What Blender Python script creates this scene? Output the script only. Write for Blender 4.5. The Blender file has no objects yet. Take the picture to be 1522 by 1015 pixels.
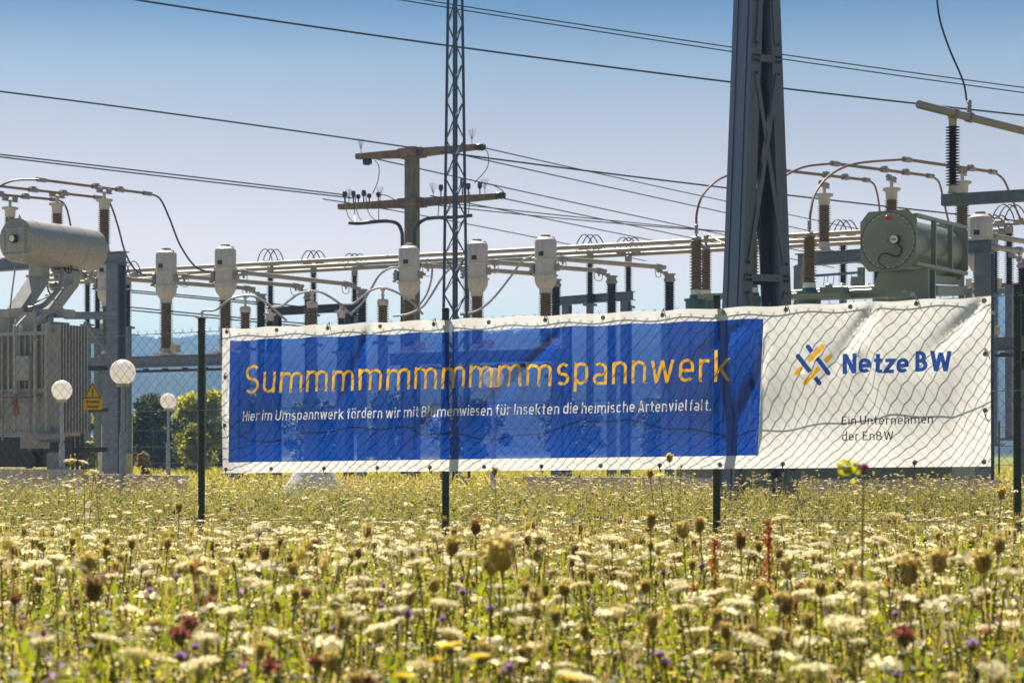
import bpy, math, random
import numpy as np
from mathutils import Vector, Matrix, geometry
R = math.radians
random.seed(7); rng = np.random.default_rng(11)
S = bpy.context.scene
COL = S.collection
# ------------------------------------------------------------------ camera, sky, sun, exposure
EYE = 1.0; FPX = 3000.0; HOR = 670.0; CX = 761.0          # focal length and horizon measured in photo pixels
cam_d = bpy.data.cameras.new("camera"); cam = bpy.data.objects.new("camera", cam_d); COL.objects.link(cam)
cam.location = (0, 0, EYE); cam.rotation_euler = (R(90), 0, 0)
cam_d.sensor_width = 36; cam_d.lens = FPX / 1522 * 36; cam_d.shift_y = (HOR - 507.5) / 1522
cam_d.clip_start = 0.05; cam_d.clip_end = 9000
cam_d.dof.use_dof = True; cam_d.dof.focus_distance = 17.5; cam_d.dof.aperture_fstop = 8.0; cam_d.dof.aperture_blades = 7
S.camera = cam
SUN_EL, SUN_AZ = 54.0, -20.0                                # azimuth from +Y, negative = to the left
w = bpy.data.worlds.new("World"); S.world = w; w.use_nodes = True
nt = w.node_tree; nt.nodes.clear()
o_ = nt.nodes.new('ShaderNodeOutputWorld'); bg = nt.nodes.new('ShaderNodeBackground')
sky = nt.nodes.new('ShaderNodeTexSky'); sky.sky_type = 'NISHITA'; sky.sun_disc = False
sky.sun_elevation = R(SUN_EL); sky.sun_rotation = R(SUN_AZ); sky.dust_density = 0.6; sky.ozone_density = 2.0; sky.air_density = 1.0
tc = nt.nodes.new('ShaderNodeTexCoord'); sx = nt.nodes.new('ShaderNodeSeparateXYZ'); cr = nt.nodes.new('ShaderNodeValToRGB')
RAMP = [(0, (1.028, 1.084, 0.580)), (0.057, (1.005, 0.835, 0.478)), (0.09, (0.960, 0.574, 0.377)), (0.122, (0.769, 0.461, 0.315)), (0.155, (0.571, 0.365, 0.262)), (0.187, (0.363, 0.303, 0.259)), (0.215, (0.092, 0.144, 0.188)), (0.3, (0.101, 0.176, 0.224)), (0.6, (0.337, 0.333, 0.325))]
for i_, (p_, c_) in enumerate(RAMP):
    e_ = cr.color_ramp.elements[i_] if i_ < 2 else cr.color_ramp.elements.new(p_); e_.position = p_; e_.color = (*c_, 1)
mx = nt.nodes.new('ShaderNodeMix'); mx.data_type = 'RGBA'; mx.blend_type = 'MULTIPLY'; mx.inputs[0].default_value = 1.0
nt.links.new(tc.outputs['Generated'], sx.inputs[0]); nt.links.new(sx.outputs[2], cr.inputs[0])
nt.links.new(sky.outputs[0], mx.inputs[6]); nt.links.new(cr.outputs[0], mx.inputs[7])
mpw = nt.nodes.new('ShaderNodeMapping'); mpw.inputs['Scale'].default_value = (1.2, 1.2, 7); nzw = nt.nodes.new('ShaderNodeTexNoise'); nzw.inputs['Scale'].default_value = 2.2; nzw.inputs['Detail'].default_value = 5
mrw = nt.nodes.new('ShaderNodeMapRange'); mrw.inputs[1].default_value = .3; mrw.inputs[2].default_value = .7; mrw.inputs[3].default_value = .95; mrw.inputs[4].default_value = 1.06    # faint uneven high haze
vmw = nt.nodes.new('ShaderNodeVectorMath'); vmw.operation = 'SCALE'; nt.links.new(tc.outputs['Generated'], mpw.inputs[0]); nt.links.new(mpw.outputs[0], nzw.inputs[0]); nt.links.new(nzw.outputs[0], mrw.inputs[0])
nt.links.new(mx.outputs[2], vmw.inputs[0]); nt.links.new(mrw.outputs[0], vmw.inputs['Scale']); nt.links.new(vmw.outputs[0], bg.inputs[0]); nt.links.new(bg.outputs[0], o_.inputs[0])
bg.inputs[1].default_value = 0.12
sd = bpy.data.lights.new("sun", 'SUN'); sun = bpy.data.objects.new("sun", sd); COL.objects.link(sun)
sd.energy = 5.0; sd.angle = R(0.53); sd.color = (1.0, 0.89, 0.73)
SDIR = Vector((math.sin(R(SUN_AZ)) * math.cos(R(SUN_EL)), math.cos(R(SUN_AZ)) * math.cos(R(SUN_EL)), math.sin(R(SUN_EL))))
sun.rotation_euler = SDIR.to_track_quat('Z', 'Y').to_euler(); sun.location = (-40, 60, 90)
vs = S.view_settings; vs.view_transform = 'Standard'; vs.look = 'None'; vs.exposure = 1.05; vs.gamma = 1.0
S.render.engine = 'CYCLES'
S.cycles.use_denoising = True; S.cycles.max_bounces = 8; S.cycles.transparent_max_bounces = 24; S.cycles.volume_bounces = 0

# ------------------------------------------------------------------ helpers
def P(px, py, Y):
    return Vector(((px - CX) / FPX * Y, Y, EYE + (HOR - py) / FPX * Y))
AX = -28.0                                                   # bearing of the rows of switchgear
EV = Vector((math.cos(R(AX)), math.sin(R(AX)), 0)); NV = Vector((-math.sin(R(AX)), math.cos(R(AX)), 0)); UP = Vector((0, 0, 1))
RE = Matrix.Rotation(R(AX), 3, 'Z')
WM = {}
class MB:
    def __init__(s): s.v = []; s.f = []; s.m = []; s.mi = 0
    def add(s, vs, fs):
        o = len(s.v); s.v += [tuple(v) for v in vs]
        for f in fs: s.f.append(tuple(i + o for i in f)); s.m.append(s.mi)
        return s
    def box(s, c, d, M=None):
        c = Vector(c); vs = []
        for z in (-.5, .5):
            for x, y in ((-.5, -.5), (.5, -.5), (.5, .5), (-.5, .5)):
                p = Vector((x * d[0], y * d[1], z * d[2])); vs.append(c + (M @ p if M else p))
        return s.add(vs, [(3, 2, 1, 0), (4, 5, 6, 7), (0, 1, 5, 4), (1, 2, 6, 5), (2, 3, 7, 6), (3, 0, 4, 7)])
    def bar(s, p, q, w_, h_, side=None):                     # rectangular bar p-q; w_ along side, h_ across
        p = Vector(p); q = Vector(q); d = (q - p).normalized()
        a = Vector(side) if side is not None else (UP.cross(d) if abs(d.z) < .95 else Vector((1, 0, 0)))
        a = (a - d * a.dot(d)).normalized(); b = d.cross(a)
        vs = [c + a * (x * w_) + b * (y * h_) for c in (p, q) for x, y in ((-.5, -.5), (.5, -.5), (.5, .5), (-.5, .5))]
        return s.add(vs, [(3, 2, 1, 0), (4, 5, 6, 7), (0, 1, 5, 4), (1, 2, 6, 5), (2, 3, 7, 6), (3, 0, 4, 7)])
    def tube(s, pts, r, n=8, cap=True):
        pts = [Vector(p) for p in pts]; m = len(pts); rs = r if isinstance(r, (list, tuple)) else [r] * m
        t0 = (pts[1] - pts[0]).normalized(); a = t0.orthogonal().normalized(); vs = []; fs = []
        for i in range(m):
            t = (pts[min(i + 1, m - 1)] - pts[max(i - 1, 0)]).normalized()
            a = (a - t * a.dot(t)).normalized(); b = t.cross(a)
            for k in range(n):
                g = 2 * math.pi * k / n; vs.append(pts[i] + (a * math.cos(g) + b * math.sin(g)) * rs[i])
        for i in range(m - 1):
            for k in range(n): fs.append((i * n + k, i * n + (k + 1) % n, (i + 1) * n + (k + 1) % n, (i + 1) * n + k))
        if cap: fs.append(tuple(range(n - 1, -1, -1))); fs.append(tuple((m - 1) * n + k for k in range(n)))
        return s.add(vs, fs)
    def lathe(s, prof, o=(0, 0, 0), ax=None, n=20):          # prof: (radius, height along ax)
        o = Vector(o); ax = Vector(ax).normalized() if ax is not None else UP
        a = ax.orthogonal().normalized() if abs(ax.z) < .99 else Vector((1, 0, 0)); b = ax.cross(a); vs = []; fs = []
        for r_, z in prof:
            for k in range(n):
                g = 2 * math.pi * k / n; vs.append(o + ax * z + (a * math.cos(g) + b * math.sin(g)) * max(r_, 1e-4))
        m = len(prof)
        for i in range(m - 1):
            for k in range(n): fs.append((i * n + k, i * n + (k + 1) % n, (i + 1) * n + (k + 1) % n, (i + 1) * n + k))
        fs.append(tuple(range(n - 1, -1, -1))); fs.append(tuple((m - 1) * n + k for k in range(n)))
        return s.add(vs, fs)
    def cyl(s, p, q, r, n=16):
        p = Vector(p); q = Vector(q); return s.lathe([(r, 0), (r, (q - p).length)], p, q - p, n)
    def ball(s, o, r, n=16, m=10, sc=(1, 1, 1)):
        o = Vector(o); vs = []; fs = []
        for i in range(m + 1):
            th = math.pi * i / m
            for k in range(n):
                g = 2 * math.pi * k / n
                vs.append(o + Vector((r * sc[0] * max(math.sin(th), .002) * math.cos(g), r * sc[1] * max(math.sin(th), .002) * math.sin(g), -r * sc[2] * math.cos(th))))
        for i in range(m):
            for k in range(n): fs.append((i * n + k, i * n + (k + 1) % n, (i + 1) * n + (k + 1) % n, (i + 1) * n + k))
        return s.add(vs, fs)
    def prism(s, poly, o, a, b, c, t):                       # 2D poly in plane a,b at o, extruded along c by t
        o = Vector(o); n = len(poly)
        vs = [o + a * x + b * y for x, y in poly] + [o + a * x + b * y + c * t for x, y in poly]
        return s.add(vs, [tuple(range(n - 1, -1, -1)), tuple(range(n, 2 * n))] + [(i, (i + 1) % n, n + (i + 1) % n, n + i) for i in range(n)])
    def build(s, name, mats, parent=None, world=True, smooth=True, sharp=35):
        me = bpy.data.meshes.new(name)
        vs = s.v
        if parent is not None and world:
            Mi = WM[parent.name].inverted(); vs = [tuple(Mi @ Vector(v)) for v in s.v]
        me.from_pydata(vs, [], s.f)
        mats = mats if isinstance(mats, (list, tuple)) else [mats]
        for m_ in mats: me.materials.append(m_)
        if len(mats) > 1: me.polygons.foreach_set('material_index', s.m)
        if smooth:
            me.polygons.foreach_set('use_smooth', [True] * len(s.f)); me.set_sharp_from_angle(angle=R(sharp))
        o = bpy.data.objects.new(name, me); COL.objects.link(o)
        if parent is not None: o.parent = parent; WM[o.name] = WM[parent.name]
        else: WM[o.name] = Matrix.Identity(4)
        return o
def tag(o, label=None, cat=None, group=None, kind=None):
    if label: o['label'] = label
    if cat: o['category'] = cat
    if group: o['group'] = group
    if kind: o['kind'] = kind
    return o
def thing(name, label, cat, loc=(0, 0, 0), rz=0, group=None):
    o = bpy.data.objects.new(name, None); COL.objects.link(o); o.location = loc; o.rotation_euler = (0, 0, rz); o.empty_display_size = .1
    WM[o.name] = Matrix.Translation(Vector(loc)) @ Matrix.Rotation(rz, 4, 'Z')
    return tag(o, label, cat, group)
def dup(root, loc, rz=None, label=None, sc=None):
    r = root.copy(); COL.objects.link(r); r.location = loc
    if rz is not None: r.rotation_euler = (0, 0, rz)
    if sc: r.scale = (sc, sc, sc)
    if label: r['label'] = label
    for ch in list(root.children):
        c = ch.copy(); COL.objects.link(c); c.parent = r
        for g in ch.children:
            d = g.copy(); COL.objects.link(d); d.parent = c
    return r
def curve(pts, n=24):                                        # Catmull-Rom through points
    pts = [Vector(p) for p in pts]; q = [pts[0] * 2 - pts[1]] + pts + [pts[-1] * 2 - pts[-2]]; out = []
    seg = len(pts) - 1; k = max(3, n // seg)
    for i in range(seg):
        a, b, c, d = q[i:i + 4]
        for j in range(k):
            t = j / k; out.append(.5 * ((2 * b) + (c - a) * t + (2 * a - 5 * b + 4 * c - d) * t * t + (3 * b - a - 3 * c + d) * t ** 3))
    return out + [pts[-1]]

# ------------------------------------------------------------------ materials
def mat(name, col, rough=.6, metal=0.0, var=.15, scale=6.0, bump=0.0, bscale=40.0, trans=0.0, tcol=None, spec=.5, streak=None):
    m = bpy.data.materials.new(name); m.use_nodes = True; t = m.node_tree; b = t.nodes['Principled BSDF']; out = t.nodes['Material Output']
    b.inputs['Roughness'].default_value = rough; b.inputs['Metallic'].default_value = metal; b.inputs['Specular IOR Level'].default_value = spec
    c4 = lambda c, k=1: (min(1, c[0] * k), min(1, c[1] * k), min(1, c[2] * k), 1)
    tcn = t.nodes.new('ShaderNodeTexCoord'); colout = None
    if var > 0:
        nz = t.nodes.new('ShaderNodeTexNoise'); nz.inputs['Scale'].default_value = scale; nz.inputs['Detail'].default_value = 6; nz.inputs['Roughness'].default_value = .65
        rp = t.nodes.new('ShaderNodeValToRGB'); rp.color_ramp.elements[0].position = .3; rp.color_ramp.elements[1].position = .7
        rp.color_ramp.elements[0].color = c4(col, 1 - var); rp.color_ramp.elements[1].color = c4(col, 1 + var)
        if streak:
            mp = t.nodes.new('ShaderNodeMapping'); mp.inputs['Scale'].default_value = streak
            t.links.new(tcn.outputs['Object'], mp.inputs[0]); t.links.new(mp.outputs[0], nz.inputs[0])
        else: t.links.new(tcn.outputs['Object'], nz.inputs[0])
        t.links.new(nz.outputs[0], rp.inputs[0]); t.links.new(rp.outputs[0], b.inputs['Base Color']); colout = rp.outputs[0]
        mr = t.nodes.new('ShaderNodeMapRange'); mr.inputs[3].default_value = max(0, rough - .1); mr.inputs[4].default_value = min(1, rough + .12)
        t.links.new(nz.outputs[0], mr.inputs[0]); t.links.new(mr.outputs[0], b.inputs['Roughness'])
    else: b.inputs['Base Color'].default_value = c4(col)
    if bump > 0:
        n2 = t.nodes.new('ShaderNodeTexNoise'); n2.inputs['Scale'].default_value = bscale; n2.inputs['Detail'].default_value = 4
        bp = t.nodes.new('ShaderNodeBump'); bp.inputs['Strength'].default_value = bump; bp.inputs['Distance'].default_value = .02
        t.links.new(tcn.outputs['Object'], n2.inputs[0]); t.links.new(n2.outputs[0], bp.inputs['Height']); t.links.new(bp.outputs[0], b.inputs['Normal'])
    if trans > 0:
        tr = t.nodes.new('ShaderNodeBsdfTranslucent'); ms = t.nodes.new('ShaderNodeMixShader'); ms.inputs[0].default_value = trans
        tr.inputs[0].default_value = c4(tcol or col)
        t.links.new(b.outputs[0], ms.inputs[1]); t.links.new(tr.outputs[0], ms.inputs[2]); t.links.new(ms.outputs[0], out.inputs[0])
    return m
M = {}
M['galv'] = mat('galvanised_steel', (.15, .18, .25), .5, .35, .25, 5, .1)
M['pylon'] = mat('pylon_steel', (.12, .138, .20), .42, .35, .22, 3, .06, 30, streak=(8, 8, .5))
M['pylon_lit'] = mat('pylon_steel_lit', (.42, .40, .44), .6, .1, .15, 4, .05)  # lighter copy of pylon steel with the light on its flanges painted in; unused
M['dark_steel'] = mat('dark_steel', (.035, .04, .055), .5, .3, .3, 6)
M['alu'] = mat('aluminium_tube', (.34, .30, .27), .5, .25, .12, 4)
M['cast'] = mat('cast_fitting', (.30, .28, .28), .5, .4, .25, 20, .2, 60)
M['brown_ins'] = mat('brown_porcelain', (.20, .13, .065), .28, 0, .25, 6, spec=.6)
M['black_ins'] = mat('black_porcelain', (.025, .018, .02), .3, 0, .3, 6)
M['ct'] = mat('instrument_paint', (.50, .465, .46), .45, .1, .18, 4, .05, streak=(6, 6, .8))
M['t_grey'] = mat('transformer_grey', (.32, .325, .325), .5, .05, .22, 3, .08, 30, streak=(5, 5, .7))
M['t_grey_dirty'] = mat('conservator_paint', (.33, .31, .28), .38, .15, .3, 5, .1, 40, streak=(9, 9, 1.2))
M['t_green'] = mat('transformer_green', (.21, .23, .185), .35, .05, .12, 3, .03)
M['t_green_dark'] = mat('transformer_teal', (.05, .12, .11), .4, .1, .15, 3)
M['white'] = mat('white_enamel', (.75, .74, .72), .5, 0, .08, 8)
M['black'] = mat('black_rubber', (.02, .02, .022), .5, 0, .2, 8)
M['cable'] = mat('cable_sheath', (.035, .04, .06), .4, .1, .2, 8)
M['cable_grey'] = mat('stranded_aluminium', (.33, .34, .40), .5, .4, .2, 8)
M['copper'] = mat('weathered_copper', (.22, .13, .09), .45, .3, .25, 8)
M['red'] = mat('signal_red', (.55, .03, .03), .4, 0, .1, 8)
M['concrete'] = mat('concrete', (.40, .38, .36), .9, 0, .2, 4, .25, 30)
M['pole_conc'] = mat('pole_concrete', (.16, .14, .115), .9, 0, .4, 3, .3, 20, streak=(4, 4, .8))
M['rusty'] = mat('rusty_crossarm', (.20, .125, .075), .8, .1, .55, 3.5, .3, 30)
M['mast'] = mat('mast_steel', (.10, .13, .20), .5, .3, .2, 3)
M['fence_green'] = mat('fence_post_green', (.004, .022, .015), .35, 0, .2, 8)
M['wire'] = mat('galvanised_wire', (.16, .16, .16), .26, .45, .15, 20)
M['tie'] = mat('black_tie', (.015, .015, .016), .5, 0, .1)
M['globe'] = mat('opal_globe', (.95, .92, .90), .35, 0, .02, 3, trans=.6, tcol=(.99, .96, .93))
M['lamp_pole'] = mat('lamp_pole_paint', (.33, .36, .44), .45, .2, .15, 6)
M['yellow'] = mat('sign_yellow', (.85, .48, .02), .5, 0, .05, 8)
M['beige'] = mat('cabinet_beige', (.52, .42, .28), .6, 0, .1, 4)
M['bark'] = mat('bark', (.10, .075, .05), .9, 0, .3, 10, .5, 20)
def leafm(name, col, tcol, tr=.5): return mat(name, col, .55, 0, .35, 30, trans=tr, tcol=tcol)
M['leaf_dark'] = leafm('leaf_dark', (.022, .036, .014), (.04, .06, .012), .3)  # dark foliage, darkened further to put shade into the meadow gaps
M['leaf_mid'] = leafm('leaf_mid', (.06, .10, .012), (.40, .48, .02), .5)
M['leaf_yel'] = leafm('leaf_yellow', (.15, .16, .015), (.78, .70, .04), .5)
M['leaf_olive'] = leafm('leaf_olive', (.10, .11, .04), (.38, .34, .08))
M['straw'] = leafm('straw', (.38, .29, .13), (.66, .48, .17), .5)
M['cream'] = leafm('carrot_florets', (.90, .82, .60), (.99, .87, .54), .62)
M['cream2'] = leafm('cream_florets', (.74, .66, .42), (.92, .78, .38), .6)
M['seed'] = leafm('seed_head_green', (.42, .37, .13), (.78, .66, .18), .55)
M['seed_brown'] = leafm('seed_head_brown', (.28, .17, .08), (.46, .26, .10), .4)
M['purple'] = leafm('purple_florets', (.36, .22, .44), (.60, .36, .68), .5)
M['pinkred'] = leafm('clover_red', (.30, .10, .09), (.45, .14, .10), .4)
M['yflower'] = leafm('yellow_petals', (.92, .68, .01), (1.0, .82, .01), .5)
M['dockred'] = leafm('dock_red', (.36, .08, .025), (.55, .13, .03), .4)
M['magenta'] = leafm('thistle_magenta', (.30, .04, .20), (.5, .08, .34), .4)
# ------------------------------------------------------------------ ground, hills, lawn, low walls
def np_mesh(name, V, F, mats, mi=None, smooth=False):
    me = bpy.data.meshes.new(name); nv, nf, k = len(V), len(F), F.shape[1]
    me.vertices.add(nv); me.vertices.foreach_set('co', np.asarray(V, dtype=np.float32).ravel())
    me.loops.add(nf * k); me.loops.foreach_set('vertex_index', np.asarray(F, dtype=np.int32).ravel())
    me.polygons.add(nf); me.polygons.foreach_set('loop_start', np.arange(0, nf * k, k, dtype=np.int32))
    for m_ in mats: me.materials.append(m_)
    if mi is not None: me.polygons.foreach_set('material_index', np.asarray(mi, dtype=np.int32))
    me.update(calc_edges=True); me.validate()
    if smooth: me.polygons.foreach_set('use_smooth', [True] * nf)
    o = bpy.data.objects.new(name, me); COL.objects.link(o); WM[o.name] = Matrix.Identity(4); return o
def ground_mat(name, c1, c2, sc, c3=None):
    m = mat(name, c1, .95, 0, 0); t = m.node_tree; b = t.nodes['Principled BSDF']; b.inputs['Specular IOR Level'].default_value = .1
    tcn = t.nodes.new('ShaderNodeTexCoord'); nz = t.nodes.new('ShaderNodeTexNoise'); nz.inputs['Scale'].default_value = sc; nz.inputs['Detail'].default_value = 8; nz.inputs['Roughness'].default_value = .7
    rp = t.nodes.new('ShaderNodeValToRGB'); rp.color_ramp.elements[0].position = .35; rp.color_ramp.elements[1].position = .65
    rp.color_ramp.elements[0].color = (*c1, 1); rp.color_ramp.elements[1].color = (*c2, 1)
    bp = t.nodes.new('ShaderNodeBump'); bp.inputs['Strength'].default_value = .7; bp.inputs['Distance'].default_value = .1
    t.links.new(tcn.outputs['Object'], nz.inputs[0]); t.links.new(nz.outputs[0], rp.inputs[0]); t.links.new(rp.outputs[0], b.inputs['Base Color'])
    t.links.new(nz.outputs[0], bp.inputs['Height']); t.links.new(bp.outputs[0], b.inputs['Normal']); return m
g = MB(); g.add([(-1690, -40, 0), (1690, -40, 0), (1690, 2590, 0), (-1690, 2590, 0)], [(0, 1, 2, 3)])
tag(g.build('ground', ground_mat('soil_and_grass', (.055, .055, .022), (.11, .115, .04), .8), smooth=False), kind='structure')
g = MB(); g.add([(-70, 56, .004), (90, 56, .004), (150, 330, .004), (-130, 330, .004)], [(0, 1, 2, 3)])
tag(g.build('lawn', ground_mat('lawn_grass', (.16, .18, .03), (.27, .28, .05), 1.6), smooth=False), kind='structure')
g = MB(); g.add([(-60, 33, .004), (60, 33, .004), (75, 55.9, .004), (-75, 55.9, .004)], [(0, 1, 2, 3)])
tag(g.build('gravel_yard', ground_mat('gravel', (.28, .25, .20), (.46, .41, .33), 9), smooth=False), kind='structure')

def hills():
    xs = np.arange(-1120, 1121, 4.5); ys = np.concatenate([np.arange(560, 1000, 9), np.arange(1000, 2060, 6.5), np.arange(2060, 2400, 30)])
    X, Y = np.meshgrid(xs, ys); px = CX + X / .6
    ridge = np.interp(px, [-900, -400, 110, 340, 560, 760, 900, 1200, 1480, 1900, 2700], [575, 562, 552, 547, 546, 540, 526, 504, 480, 455, 440])
    H = (HOR - ridge) / FPX * 1800 + 1
    s = np.clip((Y - 560) / 1240, 0, 1); s = s * s * (3 - 2 * s)
    Z = H * s * np.where(Y > 1850, 1 - (Y - 1850) / 1600, 1)
    Z += s * 6 * np.sin(X / 70 + np.sin(Y / 120)) * np.cos(Y / 95 + X / 150)
    C = 15.0; gx = np.floor(X / C); gy = np.floor(Y / C); best = np.full(X.shape, 9e9); hh = np.zeros(X.shape)
    def hsh(a, b, k): v = np.sin(a * 127.1 + b * 311.7 + k * 74.7) * 43758.5453; return v - np.floor(v)
    for i in (-1, 0, 1):
        for j in (-1, 0, 1):
            a, b = gx + i, gy + j; cx = (a + .15 + .7 * hsh(a, b, 1)) * C; cy = (b + .15 + .7 * hsh(a, b, 2)) * C
            d = (X - cx) ** 2 + (Y - cy) ** 2; m_ = d < best; best = np.where(m_, d, best); hh = np.where(m_, hsh(a, b, 3), hh)
    Z += np.clip(s * 4, 0, 1) * (13.0 * np.sqrt(np.clip(1 - best / (C * .72) ** 2, 0, 1)) * (.6 + .8 * hh) + hh * 5)
    n0, n1 = X.shape; V = np.stack([X, Y, Z], -1).reshape(-1, 3); V[:, 2] = np.maximum(V[:, 2], .02)
    I = np.arange(n0 * n1).reshape(n0, n1); F = np.stack([I[:-1, :-1], I[:-1, 1:], I[1:, 1:], I[1:, :-1]], -1).reshape(-1, 4)
    m = ground_mat('forest', (.004, .010, .008), (.035, .050, .018), .035)
    tag(np_mesh('hills', V, F, [m], smooth=True), kind='structure')
    return ys.max()
hills()

def wall_block(name, label, cat, a, b, z0, z1, t, m):
    k = MB(); a = Vector((a.x, a.y, 0)); b = Vector((b.x, b.y, 0)); k.bar(a + UP * ((z0 + z1) / 2), b + UP * ((z0 + z1) / 2), t, z1 - z0)
    d = (b - a).normalized(); k.bar(a + UP * (z1 + .03) - d * .03, b + UP * (z1 + .03) + d * .03, t + .06, .06)
    return tag(k.build(name, m), label, cat)
wall_block('bund_wall', 'long low concrete bund wall under the right half of the banner', 'wall', P(788, 720, 41), P(1480, 720, 35.5), 0, .42, .25, M['concrete'])
wall_block('bund_wall', 'concrete plinth wall under the grey transformer at the left edge', 'wall', P(-60, 700, 39), P(112, 700, 37.2), 0, .60, .3, M['concrete'])
wall_block('bund_wall', 'low grey concrete wall behind the globe lamps', 'wall', P(118, 700, 43), P(272, 700, 40.5), 0, .45, .25, M['concrete'])
k = MB(); c = P(466, 706, 36); c.z = 0
k.lathe([(.62, 0), (.60, .25), (.42, .50), (.36, .62), (.34, .62), (.33, .55), (.05, .54)], c, n=28)
tag(k.build('concrete_cone', M['white']), 'pale concrete manhole cone beneath the lower left of the banner', 'manhole')

# ------------------------------------------------------------------ trees and shrubs behind the yard
def leaf_cloud(rg, centres, radii, n_each, size, mi_w):
    Vs, Fs, Ms = [], [], []; tot = 0
    for c, r_ in zip(centres, radii):
        n = n_each; d = rg.normal(size=(n, 3)); d /= np.linalg.norm(d, axis=1, keepdims=True); rr = r_ * rg.uniform(.35, 1.05, (n, 1)) ** .6
        p = np.asarray(c) + d * rr * np.array([1, 1, .85]); a = rg.normal(size=(n, 3)); a /= np.linalg.norm(a, axis=1, keepdims=True)
        b = np.cross(a, rg.normal(size=(n, 3))); b /= np.linalg.norm(b, axis=1, keepdims=True); s = size * rg.uniform(.6, 1.3, (n, 1))
        q = np.stack([p - a * s, p + b * s * .55, p + a * s, p - b * s * .55], 1).reshape(-1, 3)
        Vs.append(q); Fs.append(np.arange(4 * n).reshape(n, 4) + tot); tot += 4 * n
        Ms.append(rg.choice(len(mi_w), n, p=mi_w))
    return np.concatenate(Vs), np.concatenate(Fs), np.concatenate(Ms)
def tree(name, label, cat, px, py0, py1, Y, wpx, mats, weights, seed, clumps=26, n=130, size=.11, group=None):
    rg = np.random.default_rng(seed); base = P(px, py0, Y); base.z = 0; top = P(px, py1, Y).z; wid = wpx / FPX * Y / 2
    root = thing(name, label, cat, base, 0, group); cs, rs = [], []; tk = MB()
    tk.tube([(0, 0, 0), (.03 * wid, .02, top * .35), (-.04 * wid, 0, top * .62), (.02, 0, top * .85)], [max(.07, wid * .09), max(.055, wid * .07), wid * .045, wid * .02], 8)
    for i in range(clumps):
        z = top * rg.uniform(.14, .93); env = wid * math.sqrt(max(.05, 1 - ((z / top - .45) / .56) ** 2)) * rg.uniform(.55, 1.0)
        g = rg.uniform(0, 2 * math.pi); q = rg.uniform(.2, .85); c = (math.cos(g) * env * q * rg.uniform(.8, 1.25), math.sin(g) * env * q, z * rg.uniform(.94, 1.06)); cs.append(c); rs.append(min(wid * .40, top * .19) * rg.uniform(.35, 1.1))
        if i % 2 == 0: tk.tube([(0, 0, z * .55), (c[0] * .5, c[1] * .5, z * .85), c], [wid * .035, wid * .02, wid * .008], 5)
    tk.build('trunk', M['bark'], root, world=False)
    V, F, MI = leaf_cloud(rg, cs, rs, n, size, weights); o = np_mesh('crown', V, F, mats, MI); o.parent = root
    return root
DK = [M['leaf_dark'], M['leaf_mid'], M['leaf_olive']]; YG = [M['leaf_yel'], M['leaf_mid'], M['leaf_olive']]
tree('dark_tree', 'dark dense evergreen behind the beige cabinet', 'tree', 228, 702, 588, 84, 100, DK, [.75, .1, .15], 3, 60, 170, .10)
tree('yellow_green_tree', 'bright yellow-green tree right of the rearmost globe lamp', 'tree', 300, 702, 584, 92, 104, YG, [.6, .3, .1], 4, 54, 150)
tree('leafy_bush', 'olive bush with pale leaves in front of the bright tree', 'bush', 290, 705, 628, 78, 62, YG, [.2, .2, .6], 5, 20, 130, .10)
tree('leafy_bush', 'yellow-green bush below the warning sign', 'bush', 126, 706, 606, 80, 62, YG, [.4, .4, .2], 6, 24, 130, .10)
tree('leafy_bush', 'tall olive bush left of the dark steel column', 'bush', 152, 705, 612, 86, 50, YG, [.5, .2, .3], 16, 24, 130, .10)
tree('leafy_bush', 'small rusty orange shrub in front of the dark evergreen', 'bush', 212, 708, 668, 66, 26, [M['straw'], M['dockred'], M['leaf_olive']], [.5, .2, .3], 7, 14, 90, .07)
for i, (px, py, Y, wx) in enumerate([(380, 588, 95, 110), (470, 592, 100, 130), (580, 586, 98, 150), (705, 590, 104, 150), (850, 584, 108, 170), (1000, 590, 104, 150)]):
    tree('hedge_tree', 'round green tree standing in the hedge row behind the banner', 'tree', px, 700, py, Y, wx, DK, [.55, .25, .2], 20 + i, 34, 130, .14, 'trees in the hedge row behind the banner')
tree('leafy_bush', 'dark bush beside the grey transformer base', 'bush', 88, 706, 622, 79, 40, DK, [.4, .3, .3], 44, 18, 110, .10)
for i, (px, py, Y, wx) in enumerate([(186, 640, 96, 70), (262, 650, 94, 70), (338, 640, 98, 80), (150, 655, 97, 60), (104, 645, 95, 60)]):
    tree('hedge_bush', 'dark low bush filling the hedge below the taller trees on the left', 'bush', px, 702, py, Y, wx, DK, [.6, .25, .15], 60 + i, 26, 120, .12, 'low hedge bushes on the left')
# beige cabinet, white cabinet
def cabinet(label, px0, px1, pyt, Y, m):
    a = P(px0, 700, Y); b = P(px1, 700, Y); zt = P(px0, pyt, Y).z; wd = b.x - a.x; r_ = thing('cabinet', label, 'cabinet', ((a.x + b.x) / 2, Y, 0))
    k = MB(); k.box((0, 0, zt / 2), (wd, .35, zt)); k.build('housing', m, r_, False)
    k = MB(); k.box((0, 0, zt + .03), (wd + .08, .43, .06)); k.build('roof', m, r_, False)
    k = MB(); k.box((0, -.185, zt * .52), (wd * .82, .02, zt * .8)); d = k.build('door', m, r_, False)
    k = MB(); k.box((wd * .3, -.205, zt * .55), (.03, .025, .14)); k.build('handle', M['black'], d, False)
cabinet('tall beige cabinet just right of the dark steel column', 176, 196, 623, 62, M['beige'])
cabinet('slim white cabinet just left of the dark steel column', 147, 157, 634, 64, M['white'])
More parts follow.
